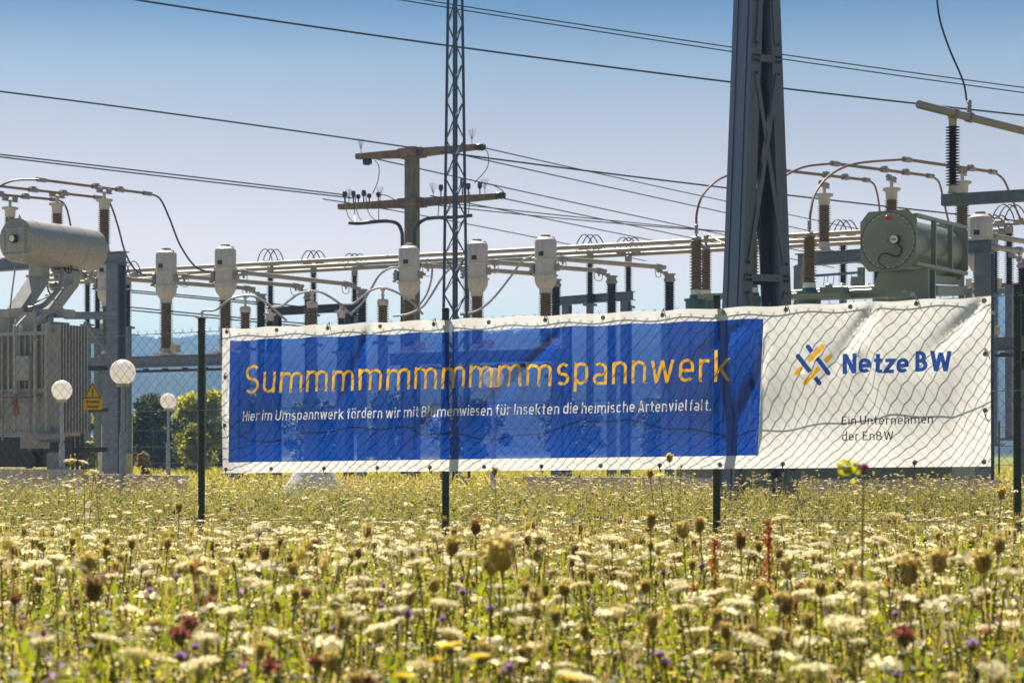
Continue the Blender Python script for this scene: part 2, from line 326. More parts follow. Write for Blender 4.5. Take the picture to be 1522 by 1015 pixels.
# rear boundary fence
rf = thing('wire_fence', 'thin far wire fence in front of the trees behind the yard', 'fence', P(40, 700, 74) * 1)
pts = [(-60, 79), (40, 77), (140, 76), (228, 75), (300, 74), (372, 73), (460, 72), (560, 71), (1300, 66), (1400, 65), (1485, 64), (1580, 63)]
for i, (px, Y) in enumerate(pts):
    a = P(px, 700, Y); k = MB(); k.tube([(a.x, a.y, 0), (a.x, a.y, 1.95)], .03, 6); k.build('post', M['dark_steel'], rf)
for h in (.55, 1.15, 1.75):
    k = MB(); k.tube([(P(px, 0, Y).x, Y, h) for px, Y in pts], .012, 4); k.build('tension_wire', M['wire'], rf)
# ------------------------------------------------------------------ stroke lettering (round-cornered technical sans)
def arc(cx, cy, rx, ry, a0, a1, n=9):
    return [(cx + rx * math.cos(R(a0 + (a1 - a0) * i / n)), cy + ry * math.sin(R(a0 + (a1 - a0) * i / n))) for i in range(n + 1)]
def glyph(ch, w):                                            # strokes (points, closed) with cap height 1, and the outer width
    h = w / 2; xh = .72; X = xh - h; C = 1 - h
    def stad(x0, x1, y0, y1, rr=None):
        r_ = rr or (x1 - x0) / 2; return arc(x1 - r_, y1 - r_, r_, r_, 0, 90, 6) + arc(x0 + r_, y1 - r_, r_, r_, 90, 180, 6) + arc(x0 + r_, y0 + r_, r_, r_, 180, 270, 6) + arc(x1 - r_, y0 + r_, r_, r_, 270, 360, 6)
    W0 = .47 + max(0, w - .12); b = W0 - h
    def arch(x0, x1, foot=0.0):
        r_ = (x1 - x0) / 2; return arc(x0 + r_, X - r_, r_, r_, 180, 0, 12) + [(x1, foot)]
    def esse(x0, x1, top):
        rx = (x1 - x0) / 2; cx = (x0 + x1) / 2; ry = (top - h) / 4
        return arc(cx, top - ry, rx, ry, 38, 180, 10) + arc(cx, top - ry, rx * .98, ry, 180, 270, 8)[1:] + arc(cx, h + ry, rx, ry, 90, 0, 8)[1:] + arc(cx, h + ry, rx, ry, 0, -142, 10)[1:]
    O, K = False, True
    if ch == ' ': return [], .16
    if ch == 'm': return [([(h, 0), (h, xh)], O), (arch(h, .41), O), (arch(.41, .82 - h), O)], .82
    if ch == 'n': return [([(h, 0), (h, xh)], O), (arch(h, b), O)], W0
    if ch in 'uü':
        r_ = (b - h) / 2; st = [([(h, xh)] + arc(h + r_, h + r_, r_, r_, 180, 360, 12), O), ([(b, 0), (b, xh)], O)]
        if ch == 'ü': st += [([(h + .02, .86 - .0), (h + .02, .86 + w)], O), ([(b - .02, .86), (b - .02, .86 + w)], O)]
        return st, W0
    if ch == 's': return [(esse(h, .40 - h, X), O)], .40
    if ch == 'S': return [(esse(h, .54 - h, C), O)], .54
    if ch in 'oö':
        st = [(stad(h, b, h, X), K)]
        if ch == 'ö': st += [([(h + .04, .86), (h + .04, .86 + w)], O), ([(b - .04, .86), (b - .04, .86 + w)], O)]
        return st, W0
    if ch == 'p': return [(stad(h, b, h, X), K), ([(h, -.22), (h, xh)], O)], W0
    if ch == 'b': return [(stad(h, b, h, X), K), ([(h, 0), (h, 1)], O)], W0
    if ch == 'd': return [(stad(h, b, h, X), K), ([(b, 0), (b, 1)], O)], W0
    if ch == 'g':
        r_ = (b - h) / 2; return [(stad(h, b, h, X), K), ([(b, xh), (b, -.22 + h + r_)] + arc(b - r_, -.22 + h + r_, r_, r_, 0, -140, 9), O)], W0
    if ch == 'a':
        r_ = (b - h) / 2; m_ = .42 * xh + h * .6; q = (m_ - h) / 2
        return [([(b, 0)] + arc(b - r_, X - r_, r_, r_, 0, 130, 10), O), ([(b, m_)] + arc(h + q, h + q, q, q, 90, 270, 9) + [(b, h)], O)], W0
    if ch == 'e':
        r_ = (b - h) / 2; m_ = xh * .5; return [([(h, m_), (b, m_)] + arc(h + r_, X - r_, r_, r_, 0, 180, 12) + arc(h + r_, h + r_, r_, r_, 180, 325, 10), O)], W0
    if ch == 'c':
        r_ = (b - h) / 2; return [(arc(h + r_, X - r_, r_, r_, 40, 180, 9) + arc(h + r_, h + r_, r_, r_, 180, 320, 9), O)], .45
    if ch == 'r': return [([(h, 0), (h, xh)], O), (arc(h + .17, X - .17, .17, .17, 180, 55, 9), O)], .32
    if ch == 'i': return [([(h, 0), (h, xh)], O), ([(h, .86), (h, .86 + w)], O)], w
    if ch == 'I': return [([(h, 0), (h, 1)], O)], w
    if ch == 'l': return [([(h, 1), (h, h + .1)] + arc(h + .1, h + .1, .1, .1, 180, 270, 5), O)], .17 + h
    if ch == 't': return [([(.08 + h, .95), (.08 + h, h + .1)] + arc(.18 + h, h + .1, .1, .1, 180, 270, 5) + [(.19 + w, h)], O), ([(0, X), (.19 + w, X)], O)], .19 + w
    if ch == 'f': return [([(.08 + h, 0), (.08 + h, C - .1)] + arc(.18 + h, C - .1, .1, .1, 180, 90, 5) + [(.28, C)], O), ([(0, X), (.26, X)], O)], .28
    if ch == 'h': return [([(h, 0), (h, 1)], O), (arch(h, b), O)], W0
    if ch == 'k': return [([(h, 0), (h, 1)], O), ([(h, .26), (.45 - h * .8, xh)], O), ([(.19, .40), (.48 - h * .7, 0)], O)], .48
    if ch == 'v': return [([(h * .9, xh), (.23, 0), (.46 - h * .9, xh)], O)], .46
    if ch == 'w': return [([(h * .9, xh), (.19, 0), (.36, xh), (.53, 0), (.72 - h * .9, xh)], O)], .72
    if ch == 'z': return [([(.02, X), (.36, X), (.04, h), (.40, h)], O)], .41
    if ch == 'A': return [([(h * .9, 0), (.29, 1), (.58 - h * .9, 0)], O), ([(.11, .24), (.47, .24)], O)], .58
    if ch == 'H': return [([(h, 0), (h, 1)], O), ([(.56 - h, 0), (.56 - h, 1)], O), ([(h, .5), (.56 - h, .5)], O)], .56
    if ch == 'U': return [([(h, 1)] + arc(.28, .28, .28 - h, .28 - h, 180, 360, 14) + [(.56 - h, 1)], O)], .56
    if ch == 'E': return [([(.47, C), (h, C), (h, h), (.47, h)], O), ([(h, .52), (.43, .52)], O)], .48
    if ch == 'L': return [([(h, 1), (h, h), (.46, h)], O)], .46
    if ch == 'N': return [([(h, 0), (h, 1)], O), ([(.58 - h, 0), (.58 - h, 1)], O), ([(h, 1), (.58 - h, 0)], O)], .58
    if ch == 'W': return [([(h, 1), (.25, 0), (.45, .92), (.65, 0), (.90 - h, 1)], O)], .90
    if ch == 'B':
        r1 = (C - .52) / 2; r2 = (.52 - h) / 2
        return [([(h, .52), (.46 - h - r1, .52)] + arc(.46 - h - r1, C - r1, r1, r1, -90, 90, 9) + [(h, C)], O), ([(h, h), (.53 - h - r2, h)] + arc(.53 - h - r2, h + r2, r2, r2, -90, 90, 9) + [(h, .52)], O), ([(h, 0), (h, 1)], O)], .53
    if ch == '.': return [([(h, 0), (h, w)], O)], w
    return [], .3
def offset(pts, w, closed):
    P2 = [np.array(p, float) for p in pts]; n = len(P2); L, Rr = [], []
    for i in range(n):
        a = P2[i - 1] if (i > 0 or closed) else None; c = P2[(i + 1) % n] if (i < n - 1 or closed) else None
        d1 = (P2[i] - a) if a is not None else (c - P2[i]); d2 = (c - P2[i]) if c is not None else d1
        d1 = d1 / (np.linalg.norm(d1) + 1e-9); d2 = d2 / (np.linalg.norm(d2) + 1e-9); t = d1 + d2; ln = np.linalg.norm(t)
        t = t / ln if ln > 1e-6 else d1; nn = np.array([-t[1], t[0]]); cosv = max(.35, abs(np.dot(nn, np.array([-d1[1], d1[0]]))))
        L.append(P2[i] + nn * w / 2 / cosv); Rr.append(P2[i] - nn * w / 2 / cosv)
    return L, Rr
def text_strokes(txt, w, gap, x0, x1, y0, y1, cap):          # laid from (x0,y0) to (x1,y1); returns list of (left, right, closed)
    out = []; x = 0.0; raw = []
    for ch in txt:
        st, wd = glyph(ch, w)
        if ch in 'vwWAN' or ch == 'k':                       # slanted strokes end on the base and top lines
            for pts, cl in st:
                for a, b in zip(pts[:-1], pts[1:]):
                    if abs(b[1] - a[1]) < .2: continue
                    hw = w / 2 * math.hypot(b[0] - a[0], b[1] - a[1]) / abs(b[1] - a[1])
                    raw.append(([np.array([a[0] + x - hw, a[1]]), np.array([b[0] + x - hw, b[1]])], [np.array([a[0] + x + hw, a[1]]), np.array([b[0] + x + hw, b[1]])], False))
            st = [(pts, cl) for pts, cl in st if len(pts) == 2 and abs(pts[1][1] - pts[0][1]) < .2]
        for pts, cl in st:
            q = [p for i, p in enumerate(pts) if i == 0 or abs(p[0] - pts[i - 1][0]) + abs(p[1] - pts[i - 1][1]) > 1e-5]
            if cl and abs(q[0][0] - q[-1][0]) + abs(q[0][1] - q[-1][1]) < 1e-5: q = q[:-1]
            lim = {'v': .72, 'w': .72, 'z': .72}.get(ch, 1.0); lo_ = 0 if ch in 'vwzAWNk' else -9; hi_ = lim if ch in 'vwzAWNk' else 9
            raw.append((*[[np.array([p[0] + x, min(max(p[1], lo_), hi_)]) for p in s_] for s_ in offset(q, w, cl)], cl))
        x += wd + (gap if ch != ' ' else gap * .3)
    tot = x - gap; sxk = (x1 - x0) / tot
    for L, Rr, cl in raw:
        f = lambda p: (x0 + p[0] * sxk, y0 + (y1 - y0) * p[0] / tot + p[1] * cap)
        out.append(([f(p) for p in L], [f(p) for p in Rr], cl))
    return out

# ------------------------------------------------------------------ chain-link fence
FDIR = Vector((math.cos(R(24.4)), -math.sin(R(24.4)), 0)); FN = Vector((-math.sin(R(24.4)), -math.cos(R(24.4)), 0))   # FN looks at the camera side
F0 = Vector((-2.90, 18.80, 0))                               # foot of the left post
def fence_t(px, off=0.0):
    k = (px - CX) / FPX; o = F0 + FN * off; return (k * o.y - o.x) / (FDIR.x - k * FDIR.y)
def fpos(t, z, off=0.0): v = F0 + FDIR * t + FN * off; return Vector((v.x, v.y, z))
def zat(px, py, off=0.0): t = fence_t(px, off); return EYE + (HOR - py) / FPX * fpos(t, 0, off).y
def top_z(t): return np.interp(t, [-4, 0, 2.5, 5, 7.5, 10], [2.05, 2.12, 2.14, 2.18, 2.22, 2.26])
fence = thing('chain_link_fence', 'chain link fence with green posts that carries the blue banner', 'fence', F0)
t0, t1 = -4.6, 10.6
for px, py in ((-392, 495), (-28, 485), (299, 474), (662, 460), (1065, 441), (1512, 425), (2020, 405)):
    t = fence_t(px, -.035); zt = zat(px, py, -.035); k = MB(); c = fpos(t, 0, -.04)
    k.lathe([(.032, 0), (.032, zt - .02), (.034, zt - .02), (.034, zt), (.028, zt + .012), (.005, zt + .016)], c, n=14)
    p = k.build('post', M['fence_green'], fence)
    k = MB()
    for z in (.32, 1.38, top_z(t) - .03): k.lathe([(.037, 0), (.037, .03)], c + UP * z, n=12); k.box(c + UP * (z + .015) + FN * .045, (.02, .02, .02))
    k.build('clamp', M['fence_green'], p)
dw, dh = .05, .106; k = MB(); ncol = int((t1 - t0) / dw)
for i in range(ncol):
    ta = t0 + i * dw; zt = top_z(ta); nz = int((zt - .05) / (dh / 2)); pts = []
    jit = random.uniform(-.003, .003)
    for j in range(nz + 1):
        side = (i + j) % 2; zz = zt - j * dh / 2; pts.append(fpos(ta + (dw if side else 0), zz + jit, .004 if (j % 2) else -.002) + FDIR * random.uniform(-.002, .002))
    top = pts[0]; pts.insert(0, top + UP * .028 + FDIR * (.012 if i % 2 else -.012))
    k.tube(pts, .0020, 4, False)
k.build('wire_mesh', M['wire'], fence, smooth=False)
for z0_ in (None, 1.38, .36):
    k = MB(); k.tube([fpos(t0 + (t1 - t0) * j / 40, (top_z(t0 + (t1 - t0) * j / 40) - .012) if z0_ is None else z0_ + (t0 + (t1 - t0) * j / 40) * .012, .003) for j in range(41)], .0034, 5); k.build('tension_wire', M['alu'], fence)

# ------------------------------------------------------------------ banner (one sheet, print cut into its mesh)
OFF = .035
TA, TB = fence_t(331, OFF), fence_t(1473, OFF); BW = TB - TA
zTL, zBL, zTR, zBR = zat(330, 488, OFF), zat(332, 703, OFF), zat(1472, 440, OFF), zat(1474, 693, OFF); BH = (zTL - zBL + zTR - zBR) / 2
def uv(px, py):
    t = fence_t(px, OFF); u = t - TA; s = u / BW; z = EYE + (HOR - py) / FPX * fpos(t, 0, OFF).y
    zb = zBL + (zBR - zBL) * s; zt = zTL + (zTR - zTL) * s; return (u, (z - zb) / (zt - zb) * BH)
def textuv(txt, w, gap, pL, pR, capL):                       # pL, pR: baseline ends; capL: top of a capital at the left end
    a, b, c = uv(*pL), uv(*pR), uv(*capL); return text_strokes(txt, w, gap, a[0], b[0], a[1], b[1], c[1] - a[1])
strokes = []                                                 # (left, right, closed, material index)
def addt(ls, m_): strokes.extend([(*s_, m_) for s_ in ls])
addt(textuv('Summmmmmmmmmspannwerk', .092, .165, (366, 584.5), (1086.5, 565.8), (366, 541.5)), 2)
addt(textuv('Hier im Umspannwerk fördern wir mit Blumenwiesen für Insekten die heimische Artenvielfalt.', .115, .15, (367, 625.5), (1062, 609.6), (367, 610.3)), 0)
addt(textuv('Netze BW', .18, .10, (1254.5, 555.3), (1415, 551), (1254.5, 525.2)), 1)
addt(textuv('Ein Unternehmen', .11, .16, (1255.4, 631.4), (1389.6, 629.0), (1255.4, 618.4)), 3)
addt(textuv('der EnBW', .11, .16, (1256, 654.6), (1331, 653.5), (1256, 641.4)), 3)
def Zp(x, y): return uv(1160 + x / 5.436, 490 + y / 5.436)
def logo_bar(rx, ry, cx, cy, m_):                            # round end (rx,ry), flat end (cx,cy) in the enlarged crop
    a = np.array(Zp(rx, ry)); b = np.array(Zp(cx, cy)); wd = 38 / 5.436 / FPX * 16.2; d = (b - a) / np.linalg.norm(b - a); nn = np.array([-d[1], d[0]]); c0 = a + d * wd * .42
    Lp = [tuple(b + nn * wd / 2)] ; ang0 = math.atan2(nn[1], nn[0])
    ring = [tuple(c0 + wd / 2 * np.array([math.cos(ang0 + math.pi * i / 10), math.sin(ang0 + math.pi * i / 10)])) for i in range(11)]
    strokes.append(([tuple(b + nn * wd / 2)] + ring[:6], [tuple(b - nn * wd / 2)] + ring[:4:-1], False, m_))
for a in ((216, 125, 256, 178, 1), (352, 118, 231, 256, 2), (138, 202, 249, 340, 1), (419, 196, 368, 254, 2), (410, 358, 300, 224, 1), (131, 366, 180, 306, 2), (203, 445, 318, 303, 2), (338, 440, 291, 383, 1)): logo_bar(*a)
PANEL = [uv(342, 687), uv(1132, 676.5), uv(1135, 472.5), uv(342, 505.5)]
def billow(u, v):
    s = u / BW; q = v / BH
    d = .125 * np.exp(-((q - .20) / .34) ** 2) * (.55 + .45 * np.sin(s * 9.5 + 1.0) ** 2) * np.clip(s / .05, 0, 1) * np.clip((1 - s) / .04, 0, 1)
    d += .012 * np.sin(s * 31 + q * 3) * (1 - np.abs(2 * q - 1)) + .006 * np.sin(s * 83 + 2 * q)
    def fold(p, r_, amp, wd):
        a, b = uv(*p), uv(*r_); a = np.array(a); e = np.array(b) - a; L = np.linalg.norm(e); e = e / L
        x, y = u - a[0], v - a[1]; al = (x * e[0] + y * e[1]) / L; ac = -x * e[1] + y * e[0]
        return amp * np.exp(-(ac / (wd * (.35 + np.clip(al, 0, 1)))) ** 2) * np.clip(1 - al, 0, 1) * np.clip(al * 8 + .2, 0, 1)
    for p, r_, amp, wd in (((838, 488), (700, 640), .055, .06), ((552, 486), (500, 640), .05, .07), ((1108, 480), (1010, 560), .045, .07), ((1300, 455), (1210, 590), .05, .08), ((1462, 448), (1350, 560), .055, .08), ((1125, 560), (1085, 690), .05, .07), ((1140, 500), (1120, 640), .03, .05), ((1280, 520), (1320, 690), .03, .10), ((660, 600), (600, 700), .03, .1)):
        d = d + fold(p, r_, amp, wd)
    return d
def sheet_pos(u, v, extra=0.0):
    s = u / BW; q = v / BH; zb = zBL + (zBR - zBL) * s; zt = zTL + (zTR - zTL) * s; d = billow(u, v) + extra
    t = TA + u; z = zb + (zt - zb) * q - .012 * np.sin(s * math.pi * 14) ** 2 * q
    return np.stack([F0.x + FDIR.x * t + FN.x * (OFF + d), F0.y + FDIR.y * t + FN.y * (OFF + d), z], -1)
def in_poly(px, py, poly):
    r_ = np.zeros(len(px), bool); n = len(poly); j = n - 1
    for i in range(n):
        xi, yi = poly[i]; xj, yj = poly[j]
        if yi != yj: r_ ^= ((yi > py) != (yj > py)) & (px < (xj - xi) * (py - yi) / (yj - yi) + xi)
        j = i
    return r_
def make_banner():
    V2, E2 = [], []
    nu, nv = 210, 42
    for i in range(nu + 1):
        for j in range(nv + 1):
            V2.append((BW * i / nu, BH * j / nv))
    for i in range(nu): E2.append((i * (nv + 1), (i + 1) * (nv + 1))); E2.append((i * (nv + 1) + nv, (i + 1) * (nv + 1) + nv))
    def loop(poly):
        o = len(V2); n = len(poly); V2.extend([(min(max(x, 0), BW), min(max(y, 0), BH)) for x, y in poly]); E2.extend([(o + a, o + (a + 1) % n) for a in range(n)])
    for L, Rr, cl, m_ in strokes:
        if cl: loop(L); loop(Rr)
        else: loop(L + Rr[::-1])
    n = 60; loop([(PANEL[0][0] + (PANEL[1][0] - PANEL[0][0]) * i / n, PANEL[0][1] + (PANEL[1][1] - PANEL[0][1]) * i / n) for i in range(n + 1)] + [(PANEL[2][0] + (PANEL[3][0] - PANEL[2][0]) * i / n, PANEL[2][1] + (PANEL[3][1] - PANEL[2][1]) * i / n) for i in range(n + 1)])
    vo, eo, fo, *_ = geometry.delaunay_2d_cdt([Vector(p) for p in V2], E2, [], 0, 1e-6)
    A = np.array([tuple(p) for p in vo]); F = np.array([f for f in fo]); c = A[F].mean(1); mi = np.zeros(len(F), int)
    mi[in_poly(c[:, 0], c[:, 1], PANEL)] = 1
    for L, Rr, cl, m_ in strokes:
        al = L + Rr; xs = [p[0] for p in al]; ys = [p[1] for p in al]
        k_ = np.where((c[:, 0] > min(xs)) & (c[:, 0] < max(xs)) & (c[:, 1] > min(ys)) & (c[:, 1] < max(ys)))[0]
        if len(k_) == 0: continue
        q = np.zeros(len(k_), bool); nq = len(L)
        for a_ in range(nq if cl else nq - 1): b_ = (a_ + 1) % nq; q |= in_poly(c[k_, 0], c[k_, 1], [L[a_], Rr[a_], Rr[b_], L[b_]])
        mi[k_[q]] = m_
    return A, F, mi
def sheet_mat(name, col, tcol, see):
    m = bpy.data.materials.new(name); m.use_nodes = True; t = m.node_tree; b = t.nodes['Principled BSDF']; out = t.nodes['Material Output']
    b.inputs['Base Color'].default_value = (*col, 1); b.inputs['Roughness'].default_value = .45; b.inputs['Specular IOR Level'].default_value = .2
    tr = t.nodes.new('ShaderNodeBsdfTranslucent'); tr.inputs[0].default_value = (*tcol, 1); tp = t.nodes.new('ShaderNodeBsdfTransparent')
    m1 = t.nodes.new('ShaderNodeMixShader'); m1.inputs[0].default_value = .70; m2 = t.nodes.new('ShaderNodeMixShader'); m2.inputs[0].default_value = see
    t.links.new(b.outputs[0], m1.inputs[1]); t.links.new(tr.outputs[0], m1.inputs[2]); t.links.new(m1.outputs[0], m2.inputs[1]); t.links.new(tp.outputs[0], m2.inputs[2]); t.links.new(m2.outputs[0], out.inputs[0]); return m
BM = [sheet_mat('banner_white', (.88, .89, .90), (.98, .97, .95), .14), sheet_mat('banner_blue', (.005, .045, .36), (.005, .085, .54), .34), sheet_mat('banner_gold', (.85, .44, .012), (.98, .54, .01), .10), sheet_mat('banner_black', (.03, .03, .035), (.04, .035, .035), .14)]
banner = thing('banner', 'long white and blue printed banner tied to the chain link fence', 'banner', fpos(TA, zBL, OFF))
A, F, mi = make_banner(); V = sheet_pos(A[:, 0], A[:, 1]) - np.array(banner.location)
o = np_mesh('sheet', V, F, BM, mi, smooth=True); o.parent = banner
gk = [(u, v) for v in (.035, BH - .035) for u in np.linspace(.05, BW - .05, 14)] + [(u, v) for u in (.04, BW - .04) for v in (BH * .33, BH * .66)]
for i, (u, v) in enumerate(gk):
    p = Vector(sheet_pos(np.array([u]), np.array([v]), .004)[0]); k = MB(); ring = [(.011, 0), (.019, 0), (.020, .003), (.011, .004)]
    k.lathe(ring, p, FN, 12); k.build('grommet', M['cast'] if v < BH * .9 else M['alu'], banner)
    if i % 2 == 0 or 0.1 < v / BH < .9:
        k = MB(); dz = .05 if v > BH / 2 else -.05; a = p + FN * .006
        k.tube([a, a + UP * dz * .6 + FN * .008, a + UP * dz * 1.1 - FN * .03, a + UP * dz * .5 - FN * .045], .0045, 5); k.build('cable_tie', M['tie'], banner)

# ------------------------------------------------------------------ warning signs on the fence
def stroke_mesh(k, strokes_, f):
    for L, Rr, cl in strokes_:
        n = len(L); vs_ = [f(*p) for p in L] + [f(*p) for p in Rr]; k.add(vs_, [(i, n + i, n + (i + 1) % n, (i + 1) % n) for i in range(n if cl else n - 1)])
def warning_sign(label, px0, px1, pyt, pym, pyb, off, texts):
    pc = (px0 + px1) / 2; t = fence_t(pc, off); tl, tr = fence_t(px0, off), fence_t(px1, off); W_ = tr - tl; zt, zm, zb = zat(pc, pyt, off), zat(pc, pym, off), zat(pc, pyb, off)
    rt = thing('warning_sign', label, 'sign', fpos(t, zb, off)); o0 = fpos(t, 0, off)
    f = lambda x, y, d: o0 + FDIR * x + UP * y + FN * d
    def pl(poly, d, th, name, m, par):
        k = MB(); k.prism(poly, o0 + FN * d, FDIR, UP, FN, th); return k.build(name, m, par, smooth=False)
    H = zt - zm; tri = lambda s_: [(-W_ / 2 * s_, zm + H * (1 - s_) * .36), (W_ / 2 * s_, zm + H * (1 - s_) * .36), (0, zt - H * (1 - s_) * .64)]
    a = pl(tri(1), 0, .002, 'triangle_plate', M['yellow'], rt); pl(tri(.95), .002, .001, 'border', M['black'], a); pl(tri(.78), .003, .001, 'yellow_field', M['yellow'], a)
    zc = zm + H * .40; u = H * .5
    pl([(.06 * u, zc + .5 * u), (-.20 * u, zc - .06 * u), (.02 * u, zc - .02 * u), (-.08 * u, zc - .42 * u), (-.16 * u, zc - .36 * u), (-.06 * u, zc - .62 * u), (.10 * u, zc - .40 * u), (.0 * u, zc - .40 * u), (.18 * u, zc + .08 * u), (-.02 * u, zc + .04 * u), (.14 * u, zc + .5 * u)], .004, .001, 'lightning_symbol', M['black'], a)
    if texts:
        b = pl([(-W_ * .52, zb), (W_ * .52, zb), (W_ * .52, zm - .004), (-W_ * .52, zm - .004)], 0, .002, 'text_plate', M['yellow'], rt); hh = zm - zb; k = MB()
        for tx, y, q in texts: stroke_mesh(k, text_strokes(tx, .17, .14, -W_ * q, W_ * q, zb + hh * y, zb + hh * y, hh * .26), lambda x, yy: f(x, yy, .0032))
        k.build('lettering', M['black'], b, smooth=False)
warning_sign('yellow high voltage warning sign hanging on the fence left of the banner', 124.5, 151.5, 568, 592, 609, .012, [('Hochspannung', .60, .36), ('Lebensgefahr', .17, .32)])

# ------------------------------------------------------------------ globe lamps
def globe_lamp(label, px, py, Y, r_=.2):
    c = P(px, py, Y); rt = thing('globe_lamp', label, 'lamp', (c.x, c.y, 0)); k = MB(); k.ball((0, 0, c.z), r_, 28, 18); k.build('globe', M['globe'], rt, False, sharp=80)
    k = MB(); k.lathe([(.10, c.z - r_ - .03), (.10, c.z - r_ + .02), (.085, c.z - r_ + .03)], n=20); k.build('collar', M['beige'], rt, False)
    zj = max(.5, c.z - .97 * (Y / 31.5) ** .1)
    k = MB(); k.lathe([(.034, zj), (.032, c.z - r_ - .03)], n=14); k.build('upper_pole', M['lamp_pole'], rt, False)
    k = MB(); k.lathe([(.055, 0), (.055, zj - .03), (.045, zj + .02), (.036, zj + .03)], n=14); k.build('lower_pole', M['lamp_pole'], rt, False)
    return rt
globe_lamp('white globe lamp in front of the dark steel column, nearest of the lamps', 182.5, 553, 31.5)
globe_lamp('white globe lamp beside the grey transformer tank', 92, 580, 37.5, .19)
globe_lamp('smallest white globe lamp in front of the dark evergreen', 250, 596, 50)
globe_lamp('white globe lamp showing through the middle of the blue banner', 733, 562, 38)
# ------------------------------------------------------------------ switchgear helpers
def sheds(z0, z1, rc, rs, n):
    out = [(rc, z0)]; p = (z1 - z0) / n
    for i in range(n):
        z = z0 + i * p; out += [(rc, z + .12 * p), (rs, z + .34 * p), (rs, z + .42 * p), (rc * 1.04, z + .72 * p)]
    return out + [(rc, z1)]
def shed_part(root, z0, z1, rc, rs, n, m, seg=20):
    k = MB(); k.lathe(sheds(z0, z1, rc, rs, n), n=seg); return k.build('insulator', m, root, False, sharp=28)
def cable(name, label, cat, pts, r_, m, n=6, seg=40, group=None):
    k = MB(); k.tube(curve([P(*p) for p in pts], seg), r_, n); return tag(k.build(name, m), label, cat, group)
def beam_part(root, name, a, b, w_, h_, m):                  # channel: web plus two flanges
    k = MB(); a, b = Vector(a), Vector(b); d = (b - a).normalized(); sd_ = UP.cross(d).normalized(); up = d.cross(sd_)
    k.bar(a, b, .02, h_ - .004, sd_); k.bar(a + up * (h_ / 2 - .012), b + up * (h_ / 2 - .012), w_, .024, sd_); k.bar(a - up * (h_ / 2 - .012), b - up * (h_ / 2 - .012), w_, .024, sd_)
    return k.build(name, m, root)
def hcol(root, c, z1, w_, m, name='column', M_=RE):          # H-section column with base plate
    k = MB(); c = Vector((c.x, c.y, 0)); ex, ey = M_ @ Vector((1, 0, 0)), M_ @ Vector((0, 1, 0))
    k.box(c + UP * (z1 / 2), (.02, w_ - .03, z1), M_)
    for s_ in (-1, 1): k.box(c + ey * (s_ * (w_ / 2 - .012)) + UP * (z1 / 2), (w_, .024, z1), M_)
    k.box(c + UP * .02, (w_ * 1.7, w_ * 1.7, .04), M_); k.box(c + UP * (z1 + .012), (w_ * 1.1, w_ * 1.1, .02), M_)
    return k.build(name, m, root)

# ------------------------------------------------------------------ instrument transformers
def make_ct(label, loc):
    r_ = thing('current_transformer', label, 'transformer', loc, R(AX), 'current transformers in two rows of three')
    k = MB(); k.box((0, 0, .02), (.5, .5, .04)); k.lathe([(.17, .04), (.17, .12), (.15, .17)]); k.build('base', M['ct'], r_, False)
    k = MB(); k.box((.34, -.05, .16), (.18, .22, .2)); k.cyl((.14, -.05, .14), (.25, -.05, .14), .06, 10); k.build('terminal_box', M['beige'], r_, False)
    shed_part(r_, .17, 1.37, .125, .185, 22, M['brown_ins'])
    k = MB(); k.lathe([(.15, 1.36), (.16, 1.40), (.16, 1.47), (.19, 1.50), (.255, 1.60), (.275, 1.70), (.275, 1.775), (.315, 1.78), (.315, 1.815), (.27, 1.82), (.265, 2.13), (.30, 2.15), (.30, 2.20), (.275, 2.21), (.275, 2.64), (.262, 2.68), (.16, 2.74), (.13, 2.745)], n=32); hd = k.build('head', M['ct'], r_, False)
    k = MB(); k.lathe([(.12, 2.74), (.12, 2.80), (.08, 2.81)], n=12); k.build('cap', M['cast'], hd, False)
    for sx_ in (-1, 1):
        k = MB(); k.tube(arc3((sx_ * .2, 0, 2.70), .045), .012, 6); k.build('lifting_eye', M['dark_steel'], hd, False)
    k = MB(); k.box((-.31, -.05, 1.98), (.09, .2, .24)); k.box((-.37, -.05, 2.02), (.1, .05, .08)); k.cyl((-.36, -.16, 1.92), (-.36, .06, 1.92), .03, 8); k.box((-.36, -.12, 1.84), (.05, .12, .05)); k.cyl((-.36, -.1, 2.1), (-.30, -.1, 2.1), .04, 8); k.build('terminal', M['cast'], r_, False)
    k = MB(); k.box((.30, .04, 2.0), (.08, .16, .18)); k.cyl((.30, .04, 2.02), (.42, .1, 2.02), .05, 10); k.build('terminal', M['cast'], r_, False)
    k = MB(); k.box((.02, -.277, 2.32), (.13, .012, .11), Matrix.Rotation(.1, 3, 'Z')); k.build('nameplate', M['black'], r_, False)
    return r_
def arc3(c, r_, n=10): return [(c[0] + r_ * math.cos(R(-20 + 220 * i / n)), c[1], c[2] + r_ * math.sin(R(-20 + 220 * i / n))) for i in range(n + 1)]
CTS = [(160, 54.3, 'grey instrument transformer half hidden behind the dark steel column'), (247, 53.1, 'grey instrument transformer just right of the dark steel column'), (335, 52.1, 'grey instrument transformer above the left end of the banner'),
       (608, 51.9, 'grey instrument transformer in front of the concrete pole'), (709, 50.8, 'grey instrument transformer just right of the lattice mast'), (811, 49.8, 'grey instrument transformer midway between lattice mast and steel pylon'), (1457, 45.0, 'grey instrument transformer right of the green conservator')]
ct0 = None
for px, Y, lb in CTS:
    c = P(px, 500, Y); loc = (c.x, c.y, 3.52)
    if ct0 is None: ct0 = make_ct(lb, loc)
    else: dup(ct0, loc, R(AX) + random.uniform(-.16, .16), lb)
